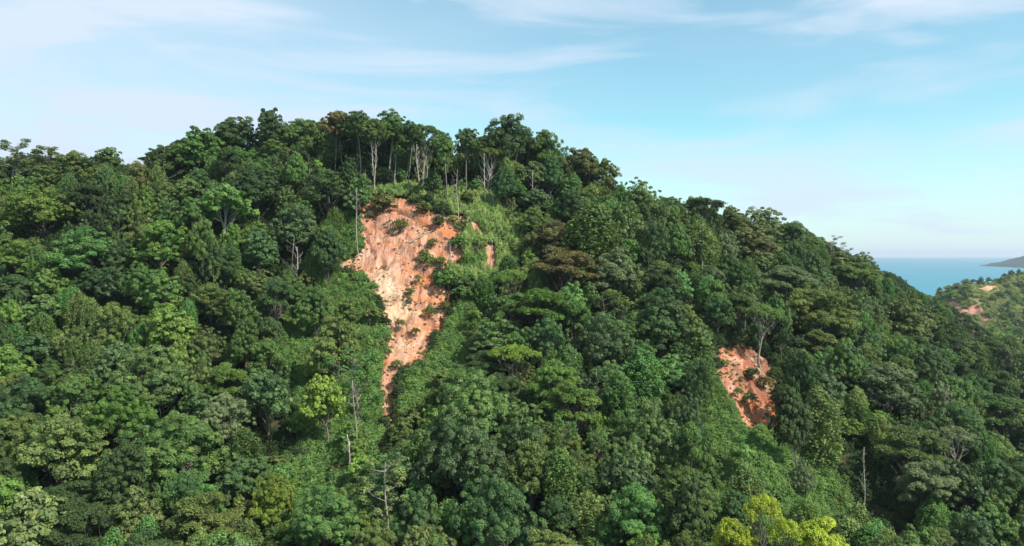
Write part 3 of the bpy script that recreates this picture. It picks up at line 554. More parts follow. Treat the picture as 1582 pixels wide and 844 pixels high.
# colours of foliage (albedo)
G = dict(green=(.094, .162, .044), dark=(.058, .104, .035), blue=(.070, .132, .047), bright=(.125, .215, .046), yellow=(.175, .25, .04), lime=(.29, .36, .04), olive=(.120, .162, .046), brown=(.125, .136, .050), grey=(.125, .166, .078), vine=(.108, .215, .062), pale=(.155, .22, .072), rust=(.125, .118, .044))
PALE = (.30, .27, .22); MID = (.18, .16, .125); DARKB = (.10, .088, .07); WHITE = (.42, .385, .32)
HAND = [
 # skyline, left to right
 (26,246,70,'sparse','grey','ragged half-bare grey-green tree at the far left end of the skyline',PALE),
 (74,247,60,'sparse','olive','open-branched olive tree second along the skyline from the left edge',MID),
 (114,255,58,'round','olive','round olive-green tree in front of the white cloud at upper left',None),
 (167,243,40,'young','green','narrow blunt tree poking above the left skyline',None),
 (207,266,44,'round','brown','small brownish crown in the dip of the left skyline',None),
 (255,246,56,'sparse','green','feathery green tree rising just right of the skyline dip at left',MID),
 (300,232,76,'round','green','broad green crown on the left skyline where the ridge starts climbing',None),
 (362,213,72,'round','dark','dark domed crown on the left skyline midway up to the summit',None),
 (424,196,62,'round','dark','dark rounded crown forming the small peak left of the summit',None),
 (470,208,66,'round','green','green crown just left of the summit trees',None),
 (514,192,46,'tall','rust','reddish-brown crown at the highest point of the ridge',MID),
 (556,196,56,'tall','dark','dark tall tree on the summit with a long bare trunk above the big scar',PALE),
 (598,194,54,'tall','green','tall straight tree at the right end of the summit cluster',WHITE),
 (580,205,50,'tall','olive','tall pale-trunked tree standing straight in the summit group',WHITE),
 (630,207,46,'tall','dark','dark tall tree in the notch right of the summit group',MID),
 (655,204,68,'openumbrella','green','flat-topped umbrella tree standing above the big scar',PALE),
 (690,222,42,'tall','green','slender tall tree at the lowest notch of the ridge crest',PALE),
 (722,218,48,'tall','dark','dark tree on the right side of the ridge notch',MID),
 (755,236,50,'openumbrella','olive','pale twin-limbed tree with a thin flat crown right of the ridge notch',WHITE),
 (788,212,92,'round','dark','largest dark dome on the crest right of the big scar',None),
 (838,222,58,'round','green','green crown at the shoulder of the crest where the skyline turns down',None),
 (893,255,62,'round','brown','brownish crown on the falling skyline right of the crest',None),
 (935,265,54,'round','olive','olive crown on the falling skyline above the middle spur',None),
 (988,298,68,'round','green','smooth green dome on the skyline halfway down to the open umbrella tree',None),
 (1085,318,76,'openumbrella','dark','open umbrella tree with sky showing through it on the right skyline',DARKB),
 (1132,340,48,'round','olive','small olive crown just right of the open umbrella tree',None),
 (1180,347,66,'round','olive','broad olive crown on the right skyline beyond the open umbrella tree',None),
 (1225,362,50,'round','dark','dark crown on the right skyline halfway to the sea',None),
 (1292,380,50,'feather','grey','thin feathery grey tree on the skyline above the sea edge',PALE),
 (1335,408,44,'round','green','green crown where the skyline meets the sea horizon',None),
 # upper slope
 (350,322,86,'bigleaf','bright','bright yellow-green tree with a pale trunk below it on the upper left slope',WHITE),
 (248,378,92,'round','bright','bright rounded crown on the left slope below and left of the pale-trunked tree',None),
 (62,335,118,'dome','bright','light green creeper-covered dome near the left edge under the skyline',None),
 (128,395,110,'dome','vine','green creeper-covered dome on the left slope right of and below the light one',None),
 (30,400,80,'dome','bright','yellow-green mound of creeper at the left edge',None),
 (455,350,84,'round','dark','dark shaded crown beside the upper left of the big scar',None),
 (505,290,76,'round','dark','dark crown overhanging the upper left rim of the big scar',None),
 (395,290,76,'round','dark','very dark crown in the shaded band under the left skyline',None),
 (447,392,40,'bare','grey','leafless grey tree draped in dead twigs left of the big scar',MID),
 (855,378,96,'dome','brown','brown-tinged dome right of the big scar',None),
 (868,415,104,'umbrella','rust','rusty olive spreading crown below the brown-tinged dome',None),
 (905,395,70,'tower','green','vine-hung green tree beside the rusty olive crown',None),
 (950,420,78,'round','grey','grey-green crown in the upper middle of the spur between the scars',None),
 (838,478,98,'umbrella','bright','bright green flat-topped umbrella tree right of the big scar',None),
 (792,425,58,'openumbrella','bright','small bright layered tree beside the right edge of the big scar',MID),
 (792,545,80,'openumbrella','yellow','vivid yellow-green layered tree lower right of the big scar',DARKB),
 (1165,382,78,'round','brown','brownish crown on the slope above the small scar',None),
 (1210,440,92,'umbrella','grey','grey-green spreading crown above and right of the small scar',None),
 (1175,480,66,'openumbrella','green','green flat crown on pale stems standing over the small scar',PALE),
 (1262,490,120,'great','olive','large smooth olive dome right of the small scar',None),
 (1080,395,46,'tower','pale','pale green vine-hung tree beside a thin white trunk above the small scar',None),
 # middle and lower slope
 (992,592,62,'tower','vine','rounded tower of green creeper in the centre right of the slope',None),
 (955,615,40,'tower','vine','smaller creeper-covered stump left of the rounded creeper tower',None),
 (930,520,100,'great','blue','bluish-green crown in the middle of the spur between the scars',None),
 (1020,500,96,'round','blue','dense blue-green crown above the rounded creeper tower',None),
 (885,620,92,'umbrella','bright','bright green spreading crown left of the creeper towers',None),
 (860,580,80,'umbrella','bright','fresh green flat crown just right of the vivid yellow-green tree',None),
 (1005,665,124,'great','green','wide soft green crown below the rounded creeper tower',None),
 (735,625,130,'great','green','broad green tree right of the big scar\'s narrow tail',None),
 (720,700,150,'great','dark','huge dark crown at lower centre',None),
 (770,790,150,'great','blue','huge dark bluish layered crown at the bottom centre',None),
 (645,790,80,'round','blue','dark glossy crown at the bottom beside the pale-branched tree',None),
 (872,752,54,'tower','green','shaggy vine-draped column at lower centre right',None),
 (908,800,62,'tower','pale','pale yellowish vine column at the bottom, right of the shaggy column',None),
 (985,790,110,'dome','vine','soft green creeper dome at the bottom right of centre',None),
 (1060,770,70,'round','dark','dark crown behind the creeper dome at the bottom right of centre',None),
 (502,612,78,'bigleaf','yellow','yellow-green tree in front of dark shade left of the scar tail',MID),
 (598,745,92,'sparse','pale','pale-limbed half-bare tree below the foot of the big scar',PALE),
 (548,585,90,'sparse','vine','tall slender forked tree on the creeper slope left of the scar tail',MID),
 (412,612,96,'bigleaf','blue','dark glossy large-leaved tree beside deep shade on the lower left slope',None),
 (235,578,124,'great','green','wide green crown in the middle of the left slope',None),
 (265,505,84,'round','bright','light green crown in the middle of the left slope',None),
 (95,700,148,'dome','pale','big pale creeper-covered dome at lower left',None),
 (35,620,110,'great','blue','dark blue-green crown at the left edge, middle height',None),
 (208,785,76,'bigleaf','olive','yellowish olive crown with large leaves at lower left',None),
 (52,812,120,'bigleaf','pale','pale shiny large-leaved crown in the bottom left corner',None),
 (275,690,140,'great','green','very wide green crown at lower left, right of the pale creeper dome',None),
 (345,640,86,'round','grey','grey-green crown above the very wide crown at lower left',None),
 (420,760,76,'dome','yellow','yellow-green creeper mound at the bottom left of the pale-limbed tree',None),
 (505,790,110,'dome','vine','green creeper dome at the bottom below the scar tail',None),
 (127,570,34,'bare','grey','thin leafless tree with a pale trunk on the left slope',MID),
 (1265,660,56,'tower','pale','pale large-leaved vine tree right of the small scar\'s foot',None),
 (1262,588,88,'round','dark','dark crown leaning over the shaded right side of the small scar',None),

 (1480,668,64,'openumbrella','grey','pale grey thin-leaved tree with visible branches on the right slope',WHITE),
 (1412,690,100,'umbrella','olive','wide olive crown left of the pale grey thin-leaved tree',None),
 (1436,735,84,'umbrella','grey','layered grey-green crown over the dark gully at lower right',None),
 (1442,800,42,'tower','vine','narrow green vine column in the dark gully at lower right',None),
 (1370,600,96,'round','grey','dense grey-green crown in the middle of the right slope',None),
 (1395,500,90,'round','olive','olive crown high on the right slope below the sea',None),
 (1320,430,80,'umbrella','green','flat green crown on the right shoulder under the skyline',None),
 (1545,640,100,'umbrella','green','flat light green crown near the right edge, middle height',None),
 (1540,740,90,'round','dark','dark crown near the right edge above the gully',None),
 (1500,820,80,'round','dark','very dark crown in the bottom right corner',None),
 (1182,772,58,'openumbrella','lime','upper clump of vivid lime-yellow tree at lower right',MID),
 (1140,830,84,'umbrella','lime','left-hand vivid lime-yellow crown at the bottom edge',MID),
 (1262,832,104,'umbrella','lime','widest vivid lime-yellow crown at the bottom edge, right of the others',MID),
 (1215,808,56,'openumbrella','lime','small lime-yellow crown between the two wide lime ones at the bottom',MID),
]
for h in HAND: put(h[0], h[1], h[2], h[3], G[h[4]], h[5], bark=h[6])
put(1238, 628, 66, 'round', G['dark'], 'dark full crown at the lower right edge of the small scar', hc=17, bark=MID)
put(1233, 566, 58, 'round', G['dark'], 'tall dark tree shading the small scar from its upper right side', hc=16, bark=MID)
for t_ in TREES: t_['tone'] = None
# bare poles and snags (px, py of foot, top py, radius)
SNAGS = [(579,300,205,.2,'tall white straight trunk on the summit edge above the big scar'),(648,298,222,.24,'pale forked trunk standing at the top right of the big scar'),(658,300,240,.14,'thin pale trunk beside the forked one above the big scar'),
 (612,296,225,.12,'thin grey trunk between the two pale trunks above the big scar'),(752,318,236,.2,'pale leafless forked tree on the grassy shoulder right of the big scar'),(762,322,262,.16,'slimmer bleached trunk leaning beside the leafless forked tree'),
 (818,330,262,.14,'thin pale trunk at the dark forest edge right of the shoulder'),(708,338,262,.12,'slender pole in the young regrowth right of the big scar'),(730,328,292,.08,'short pale pole in the regrowth near the ridge notch'),
 (555,395,290,.12,'thin pale trunk leaning against the upper left edge of the big scar'),(506,330,268,.12,'pale trunk in dark shade left of the big scar'),(564,310,262,.1,'leaning thin stem at the top left corner of the big scar'),
 (757,412,372,.13,'white stump-like trunk standing at the right margin of the big scar'),(698,402,378,.1,'short bleached stump in the lower right lobe of the big scar'),(536,738,668,.2,'white leaning trunk among creepers at lower left of centre'),
 (552,705,585,.16,'long grey-brown trunk rising through the creepers left of the scar tail'),(458,452,380,.18,'grey dead trunk with broken limbs left of the big scar'),(1083,452,402,.12,'thin white trunk above the small scar'),
 (1332,790,690,.12,'thin pale trunk standing in the dark gully at lower right'),(1150,528,485,.12,'thin grey stem standing over the head of the small scar'),(1165,530,470,.14,'pale stem at the top edge of the small scar'),(1182,530,478,.12,'rightmost pale stem over the small scar'),
 (1055,745,690,.12,'pale twiggy trunk in shade at lower right of centre'),(350,402,360,.28,'stout pale trunk under the bright yellow-green tree'),(600,325,296,.08,'tiny leaning stem on the top rim of the big scar')]
TR = []
def snag(px, pyb, pyt, r, label, seed):
    rng = np.random.default_rng(seed); x, y, z, ok = hit(px, pyb, 0.0); g = float(ground(x, y)); h = max(2.0, (pyb-pyt)/FPX*y)
    tb = Tubes(); lean = rng.normal(0, .05*h, 2); top = np.array([lean[0], lean[1], h]); n = 10; p = curve((0, 0, -1.5), top, n, .025, rng)
    tb.add(p, np.linspace(r*1.25, r*.4, n), 7); br = []; nb_ = 3+int(h/2.5)
    for k in range(nb_):
        f = .4+.58*(k+rng.random()*.6)/nb_; s = p[min(n-1, int(f*(n-1)))]; a = rng.random()*6.28; l = h*rng.uniform(.1, .24)*(1.3-f*.6)
        e = s+np.array([math.cos(a)*l*.7, math.sin(a)*l*.4, l*.9]); q = curve(s, e, 5, .1, rng, -.08); b_ = Tubes(); br.append(('branch', b_)); b_.add(q, np.linspace(r*.42, r*.12, 5), 5)
        e2 = q[2]+np.array([rng.normal(0, l*.3), rng.normal(0, l*.3), l*.5]); b_.add(curve(q[2], e2, 4, .1, rng), np.linspace(r*.22, r*.07, 4), 4)
    root = bpy.data.objects.new('dead_tree', None); COL.objects.link(root); root.location = (x, y, g-.3)
    c = [PALE, WHITE, MID][seed % 3]
    if 'white' in label or 'pale' in label or 'bleached' in label: c = WHITE
    for nm, mb in [('trunk', tb)]+br:
        o = link(nm, mb.mesh(nm, M_BARK), root); o.color = (*c, 1)
    root['label'] = label; root['category'] = 'dead tree'; root['group'] = 'bare pale trunks at the landslide edges'
for i, s in enumerate(SNAGS): snag(*s, seed=i+900)
# fallen trunks on the bare earth
LOGS = [(632,372,672,348,.22,'fallen grey trunk lying aslant across the upper middle of the big scar'),(562,350,574,386,.14,'thin fallen stem lying down the left edge of the big scar'),(735,352,752,362,.16,'short fallen log on the upper right patch of bare earth'),(600,318,640,330,.1,'thin broken stem lying under the head of the big scar'),(1176,545,1192,560,.16,'fallen stem in shade at the head of the small scar'),(610,385,640,392,.09,'thin dark stick lying across the middle of the big scar')]
for i, (x0, y0, x1, y1, r, lab) in enumerate(LOGS):
    rng = np.random.default_rng(70+i); a = hit(x0, y0, -.6); b = hit(x1, y1, -.6); A = np.array([a[0], a[1], scarz(a[0], a[1])+r+.15]); B = np.array([b[0], b[1], scarz(b[0], b[1])+r+.15])
    tb = Tubes(); p = curve((0, 0, 0), B-A, 8, .02, rng); tb.add(p, np.linspace(r*1.3, r*.5, 8), 7); br = []
    for k in (4, 5, 6, 7): b_ = Tubes(); br.append(('branch', b_)); b_.add(curve(p[k], p[k]+unit(rng.normal(0, 1, 3)+np.array([0, 0, .8]))*1.2, 4, .1, rng), np.linspace(r*.4, r*.12, 4), 4)
    root = bpy.data.objects.new('fallen_trunk', None); COL.objects.link(root); root.location = A
    for nm, mb in [('trunk', tb)]+br: o = link(nm, mb.mesh(nm, M_BARK), root); o.color = (*([PALE, MID][i % 2]), 1)
    root['label'] = lab; root['category'] = 'log'; root['group'] = 'fallen trunks on the bare earth'
# shrubs on and around the scars, one by one: px, py, width, colour, label
SHR = [(619,347,34,'olive','low olive bush in the upper middle of the big scar'),(678,341,28,'dark','dark round bush at the upper end of the fallen trunk'),(570,330,18,'grey','grey-green tuft at the left edge of the big scar near its top'),
 (592,312,50,'brown','brownish scrub hanging over the head of the big scar'),(560,312,22,'olive','small tuft at the top left corner of the big scar'),(655,318,32,'olive','olive bush on the upper right rim of the big scar'),
 (645,428,16,'green','small green bush in the middle of the big scar'),(634,448,18,'olive','upright olive bush just below the small green one in the big scar'),(632,462,14,'olive','smallest bush in the middle column of the big scar'),
 (665,478,26,'olive','yellowish bush on orange earth at lower right of the big scar'),(618,498,24,'olive','olive bush in the lower middle of the big scar'),(642,510,18,'green','small bush right of the lower middle olive one in the big scar'),
 (710,372,38,'green','green bush in the right lobe of the big scar'),(722,398,40,'green','larger green bush beneath the right lobe of the big scar'),(690,430,60,'green','wide green bush biting into the right edge of the big scar'),(660,400,34,'olive','olive bush in the centre right of the big scar'),
 (655,392,22,'olive','little bush above the centre right olive one'),(740,375,36,'olive','bush between the two right-hand orange patches'),(712,345,20,'olive','bush on the upper right bare patch'),(680,400,22,'vine','bright bush in the centre right of the big scar'),
 (1140,602,20,'green','small bush on the lower left of the small scar'),(1158,612,32,'dark','dark bush in the middle of the small scar'),(1162,572,30,'dark','dark scrub on the shaded upper part of the small scar'),(1146,582,10,'olive','tiny tuft on the lit part of the small scar'),(1180,585,30,'rust','brownish scrub in the shaded right of the small scar'),(1138,520,40,'grey','grey twiggy bush capping the small scar'),
 (625,600,24,'olive','bush right of the narrow tail of the big scar'),(618,635,26,'olive','olive bush squeezing the tail of the big scar'),(632,575,30,'green','green bush closing the lower right of the big scar'),(605,665,16,'olive','small bush in the lowest part of the scar tail'),
 (556,378,20,'bright','bright creeper bush on the upper left edge of the big scar'),(545,360,30,'vine','green creeper bush left of the big scar edge'),(548,330,24,'vine','creeper bush at the upper left edge of the big scar'),(575,440,26,'vine','green bush biting into the left edge beside pale soil'),(588,520,22,'vine','green bush at the lower left edge of the big scar'),(548,425,30,'bright','bright bush below the small pale patch left of the big scar')]
SHR += [(700,338,22,'pale','pale bush on the upper right rim beside the orange patch'),(668,372,22,'olive','low olive bush right of the fallen trunk'),(600,306,26,'pale','pale tuft on the middle of the scar head'),(640,306,24,'pale','pale tuft at the right end of the scar head'),(612,560,24,'green','green bush where the scar narrows to its tail'),(590,605,14,'vine','small creeper bush on the left rim of the scar tail'),(676,512,26,'dark','dark bush at the lower right corner of the big scar'),(686,470,24,'brown','brownish bush on the right rim by the red soil'),
 (1118,560,20,'vine','creeper bush on the left rim of the small scar'),(1125,625,28,'vine','creeper bush on the lower left rim of the small scar'),(1175,662,34,'pale','pale scrub along the foot of the small scar'),(1196,575,30,'dark','dark bush on the right rim of the small scar'),(1202,610,28,'dark','second dark bush down the right rim of the small scar')]
for px, py, wd, cl, lab in SHR:
    t_ = put(px, py, wd, 'shrub', G[cl], lab, hc=wd/FPX*220*.25, name='bush', cat='bush', group='bushes on the landslides'); t_['H'] = max(.8, wd/FPX*t_['y']*.5); t_['sz'] = t_['H']/PROTO['shrub'][t_['v']]['H']
# tail of automatic planting: big trees first
scar_polys = SCARS
def in_scar_px(px, py, grow=0):
    r = False
    for p_ in scar_polys: r = r | pip(p_, px, py)
    return r
REGROW = [(560,300),(620,285),(690,240),(745,245),(775,315),(815,350),(800,410),(760,440),(720,450),(690,420),(700,330),(640,305)]     # young growth above and right of the big scar
CREEP = [[(470,430),(560,425),(600,520),(590,560),(590,690),(560,760),(470,720),(440,600),(430,500)], [(1090,560),(1118,600),(1150,660),(1220,670),(1290,720),(1345,844),(1060,844),(1090,740),(1070,640)], [(520,330),(556,330),(562,400),(530,430),(510,400)], REGROW, [(660,560),(690,500),(720,440),(760,430),(740,520),(700,600),(640,650),(615,640),(625,585)], [(380,720),(600,700),(620,844),(380,844)]]
DARKGAP = [[(1275,690),(1340,690),(1400,750),(1425,844),(1350,844),(1310,780)], [(380,640),(440,650),(455,700),(400,720)], [(300,740),(350,730),(380,790),(330,800)], [(395,380),(430,370),(445,440),(410,440)], [(1195,560),(1235,600),(1260,650),(1215,630)]]
placed = [(t_['x'], t_['y'], t_['R']) for t_ in TREES if t_['kind'] != 'shrub']
def region_pal(px, py):
    if px > 1080: return ['green', 'green', 'olive', 'green', 'grey', 'dark', 'green', 'blue', 'dark']
    if px < 520: return ['green', 'green', 'dark', 'olive', 'green', 'blue', 'bright', 'dark']
    return ['green', 'green', 'blue', 'green', 'dark', 'olive', 'vine', 'green']
rs = random.Random(5)
def scar_cover(px, pyc, rx, ry):
    a = np.linspace(0, 6.283, 20)[:-1]; X = np.r_[px+rx*np.cos(a), px+.5*rx*np.cos(a), px]; Y = np.r_[pyc+ry*np.sin(a), pyc+.5*ry*np.sin(a), pyc]
    return in_scar_px(X, Y).mean()
cand = []
st = 2.6
for X in np.arange(-240, 430, st):
    for Y in np.arange(88, 630, st): cand.append((X+rs.uniform(-1.3, 1.3), Y+rs.uniform(-1.3, 1.3)))
rs.shuffle(cand)
P3 = []; auto = []
cell = {}
def near_ok(x, y, R, f):
    i, j = int(x//14), int(y//14)
    for a in (-1, 0, 1):
        for b in (-1, 0, 1):
            for (x2, y2, R2) in cell.get((i+a, j+b), []):
                if (x-x2)**2+(y-y2)**2 < (f*(R+R2))**2: return False
    return True
def reg_cell(x, y, R): cell.setdefault((int(x//14), int(y//14)), []).append((x, y, R))
for p_ in placed: reg_cell(*p_)
for size in (1, 0):
    for (x, y) in cand:
        a = abs(x)/y
        if a > .75: continue
        g = float(ground(x, y)); px, pyb, d = proj(x, y, g); px = float(px); pyb = float(pyb)
        if px < -130 or px > 1720: continue
        if g < 2 or (y > 430 and x < .36*y): continue
        R = rs.uniform(3.9, 6.2) if size else rs.uniform(2.2, 3.4)
        if y > 300: R *= .9
        if size and rs.random() < .12 and y < 230: R = rs.uniform(6.6, 8.4)
        f = .66 if size else .56
        if y > 262 and y < 330 and abs(px-660) < 230: f = .45
        if not near_ok(x, y, R, f): continue
        cre = any(pip(c, px, pyb-25*200/y) for c in CREEP)
        reg_ = bool(pip(REGROW, px, pyb))
        if (cre and size) : 
            if rs.random() < .82 or reg_: continue
        if cre and not size and rs.random() < .6: continue
        crest = (470 < px < 860) and pyb < 300
        kind = rs.choices(['round', 'umbrella', 'dome', 'bigleaf', 'tower', 'sparse'], [54, 10, 9, 9, 14, 4])[0] if size else rs.choices(['young', 'tower', 'round', 'sparse'], [50, 12, 30, 8])[0]
        if crest and size: kind = 'tall' if (rs.random() < .75 and y < 283) else 'round'; R = rs.uniform(3.4, 4.8)
        if size and R > 6.3: kind = 'great'
        if kind == 'tower': R = min(R, 3.0)*rs.uniform(.75, 1)
        H = dict(round=rs.uniform(10, 18.5), umbrella=rs.uniform(11, 15.5), dome=rs.uniform(9, 12), bigleaf=rs.uniform(11, 15), tower=rs.uniform(8, 14), sparse=rs.uniform(12, 17), tall=rs.uniform(19, 24), great=rs.uniform(14, 18), young=rs.uniform(5, 8.5))[kind]
        if kind == 'round' and not size: H *= .62
        ztop = g+H; tpx, tpy, td = proj(x, y, ztop); sk = float(skyy(px))+(rs.uniform(-2, 7) if px > 240 else rs.uniform(6, 22))
        if tpy < sk:                              # keep the ridge line: shorter trees where they would stand too high
            need = (sk-tpy)/FPX*td; H -= need
            if H < (7 if kind != 'young' else 3.5) or H < R*1.0: continue
            if kind == 'tall' and H < 14: kind = 'round'
        P = PROTO[kind][rs.randrange(len(PROTO[kind]))]
        cz = H*P['cz']/P['H']; cpx, cpy, cd = proj(x, y, g+cz); rx = R/cd*FPX; ry = (H-cz)/cd*FPX*1.05
        if scar_cover(float(cpx), float(cpy), float(rx)*1.05, float(ry)*1.05) > .03: continue
        if scar_cover(px, pyb, 4, 4) > .2: continue
        if any(((tx-float(cpx))/float(rx))**2+((ty-float(cpy))/float(ry))**2 < 1.05 for tx, ty in ((599, 625), (602, 645), (602, 662), (594, 690), (600, 600), (1064, 460), (757, 396), (735, 352))): continue
        if bool(pip(REGROW, px, pyb)) and not size and rs.random() < .85: continue
        ctr = sum(bool(pip(c, float(cpx), float(cpy))) or bool(pip(c, float(cpx), float(cpy-ry*.7))) for c in CREEP)
        if ctr and kind not in ('young', 'tower') and rs.random() < .96: continue
        if ctr and kind in ('young', 'tower') and rs.random() < .74: continue
        if any(pip(c, float(cpx), float(cpy)) or pip(c, px, pyb) for c in DARKGAP): continue
        # big trees must not stand in front of hand-placed ones
        bad = False
        for t_ in TREES:
            if t_.get('hand') and t_['kind'] != 'shrub' and t_['y'] > y+1 and abs(t_['px']-cpx) < t_['R']/t_['y']*FPX*.5+rx*.8 and abs(t_['py']-cpy) < t_['R']/t_['y']*FPX*.3+ry*.8: bad = True; break
        if bad: continue
        if kind != 'young' and g+H < 0: continue
        tone = rs.choice(region_pal(px, pyb))
        if kind == 'dome': tone = rs.choice(['vine', 'bright', 'olive', 'green'])
        if kind == 'tower': tone = rs.choice(['vine', 'green', 'pale'])
        if kind == 'young': tone = rs.choice(['vine', 'green', 'bright', 'olive'])
        c = np.array(G[tone])*rs.uniform(.85, 1.15)
        reg_cell(x, y, R)
        auto.append(dict(kind=kind, v=PROTO[kind].index(P), x=x, y=y, z=g, s=R/P['R'], sz=H/P['H'], rot=rs.random()*6.283, col=tuple(c), label=None, R=R, H=H, px=float(cpx), py=float(cpy), bark=None, tone=tone, size=size, hand=False, name=None, cat=None, group=None))
def extra(kind, x, y, R, H, tone, bark=None):
    P = PROTO[kind][rs.randrange(len(PROTO[kind]))]; g = float(ground(x, y)); cz = H*P['cz']/P['H']; a, b, d = proj(x, y, g+cz); reg_cell(x, y, R*.7)
    auto.append(dict(kind=kind, v=PROTO[kind].index(P), x=x, y=y, z=g, s=R/P['R'], sz=H/P['H'], rot=rs.random()*6.283, col=tuple(np.array(G[tone])*rs.uniform(.85, 1.15)), label=None, R=R, H=H, px=float(a), py=float(b), bark=bark, tone=tone, size=1, hand=False, name=None, cat=None, group=None))
for row in range(3):                                 # the forest behind the crest closes the gaps between the tall trunks
    for px in range(468, 880, 19):
        y = 281+row*7+rs.uniform(-2, 2); q = px+rs.uniform(-8, 8); x = float(ray(q, 300)[0])*y; g = float(ground(x, y)); gpx, gpy, d = proj(x, y, g)
        H = (gpy-skyy(q)-rs.uniform(10, 26))/FPX*d
        if 2.5 < H+6 and H <= 8: extra('young', x, y-6, 3.2, float(max(4.5, H+3)), rs.choice(['dark', 'green']))
        if H > 8: extra('round', x, y, rs.uniform(3.6, 4.6), float(min(H, 24)), rs.choice(['dark', 'dark', 'green', 'olive']))
for px in range(560, 800, 11):                       # thicket along the crest line under the tall crowns
    q = px+rs.uniform(-4, 4); y = 284+rs.uniform(-4, 8); x = float(ray(q, 300)[0])*y; extra('young', x, y, rs.uniform(2.6, 3.6), rs.uniform(6, 9.5), rs.choice(['dark', 'green', 'dark', 'olive']))
for k in range(90):
    q, qy = rs.uniform(560, 815), rs.uniform(250, 420)
    if not pip(REGROW, q, qy) or in_scar_px(q, qy) or in_scar_px(q, qy-8): continue
    x, y, z, ok = hit(q, qy, 0)
    if ok: extra('slim', x, y, rs.uniform(1.0, 1.7), rs.uniform(4.5, 9), rs.choice(['pale', 'olive', 'vine', 'pale']), rs.choice([WHITE, PALE]))
# shrubs in the creeper slopes and around the scars
nshr = 0
for (x, y) in cand:
    g = float(ground(x, y)); px, pyb, d = proj(x, y, g); px = float(px); pyb = float(pyb)
    if y > 270 or not any(pip(c, px, pyb) for c in CREEP): continue
    R = rs.uniform(1.0, 2.1); H = R*rs.uniform(1.0, 1.6)
    if not near_ok(x, y, R*.8, .5): continue
    cpx, cpy, cd = proj(x, y, g+H*.5)
    if scar_cover(float(cpx), float(cpy), R/cd*FPX, H*.5/cd*FPX) > .02: continue
    rgw = bool(pip(REGROW, px, pyb))
    if rgw and rs.random() < .6: continue
    if rgw: R *= .7; H *= .8
    tone = rs.choice(['vine', 'vine', 'green', 'bright', 'olive', 'pale'] if not rgw else ['pale', 'pale', 'bright', 'olive']); v_ = rs.randrange(4); P = PROTO['shrub'][v_]; reg_cell(x, y, R*.8)
    auto.append(dict(kind='shrub', v=v_, x=x, y=y, z=g, s=R/P['R'], sz=H/P['H'], rot=rs.random()*6.283, col=tuple(np.array(G[tone])*rs.uniform(.85, 1.15)), label=None, R=R, H=H, px=float(cpx), py=float(cpy), bark=None, tone=tone, size=0, hand=False, name=None, cat=None, group=None)); nshr += 1
ALL = TREES+auto
# how many pixels of each tree the camera can see (coarse painter's pass, only to decide which are built one by one)
W_, H_ = 791, 422; idb = np.full((H_, W_), -1); order = sorted(range(len(ALL)), key=lambda i: -ALL[i]['y'])
Yg, Xg = np.mgrid[0:H_, 0:W_]
for i in order:
    t_ = ALL[i]; P = PROTO[t_['kind']][t_['v']]; cz = t_['H']*P['cz']/P['H']; a, b, d = proj(t_['x'], t_['y'], t_['z']+cz); rx = max(1, t_['R']/d*FPX/2*.92); ry = max(1, (t_['H']-cz)/d*FPX/2*.95); a /= 2; b /= 2
    x0, x1, y0, y1 = int(max(0, a-rx)), int(min(W_, a+rx+1)), int(max(0, b-ry)), int(min(H_, b+ry+1))
    if x0 >= x1 or y0 >= y1: continue
    s_ = ((Xg[y0:y1, x0:x1]-a)/rx)**2+((Yg[y0:y1, x0:x1]-b)/ry)**2 < 1; idb[y0:y1, x0:x1][s_] = i
cnt = np.bincount(idb[idb >= 0].ravel(), minlength=len(ALL))
sx_ = np.bincount(idb[idb >= 0].ravel(), weights=Xg[idb >= 0], minlength=len(ALL)); sy_ = np.bincount(idb[idb >= 0].ravel(), weights=Yg[idb >= 0], minlength=len(ALL))
for i, t_ in enumerate(ALL): t_['vis'] = int(cnt[i]); t_['vx'] = 2*sx_[i]/max(1, cnt[i]); t_['vy'] = 2*sy_[i]/max(1, cnt[i])
NAMES = dict(great='broadleaf_tree', slim='sapling', round='broadleaf_tree', bigleaf='large_leaved_tree', dome='creeper_covered_tree', umbrella='umbrella_tree', openumbrella='flat_topped_tree', tower='vine_draped_tree', tall='tall_forest_tree', sparse='open_branched_tree', bare='leafless_tree', feather='feathery_tree', shrub='bush', young='young_tree')
PHR = dict(great='broad full-crowned tree', slim='thin pale-stemmed sapling', round='round-crowned tree', bigleaf='large-leaved tree', dome='creeper-covered dome tree', umbrella='spreading layered tree', openumbrella='flat-topped tree', tower='vine-draped columnar tree', tall='tall bare-trunked tree', sparse='open-branched tree', bare='leafless tree', feather='feathery tree', shrub='bush', young='slim young tree')
TONE = dict(green='mid-green', dark='dark green', blue='bluish green', bright='bright green', yellow='yellow-green', olive='olive', brown='brownish', grey='grey-green', vine='fresh green', pale='pale green', rust='rusty', lime='lime')
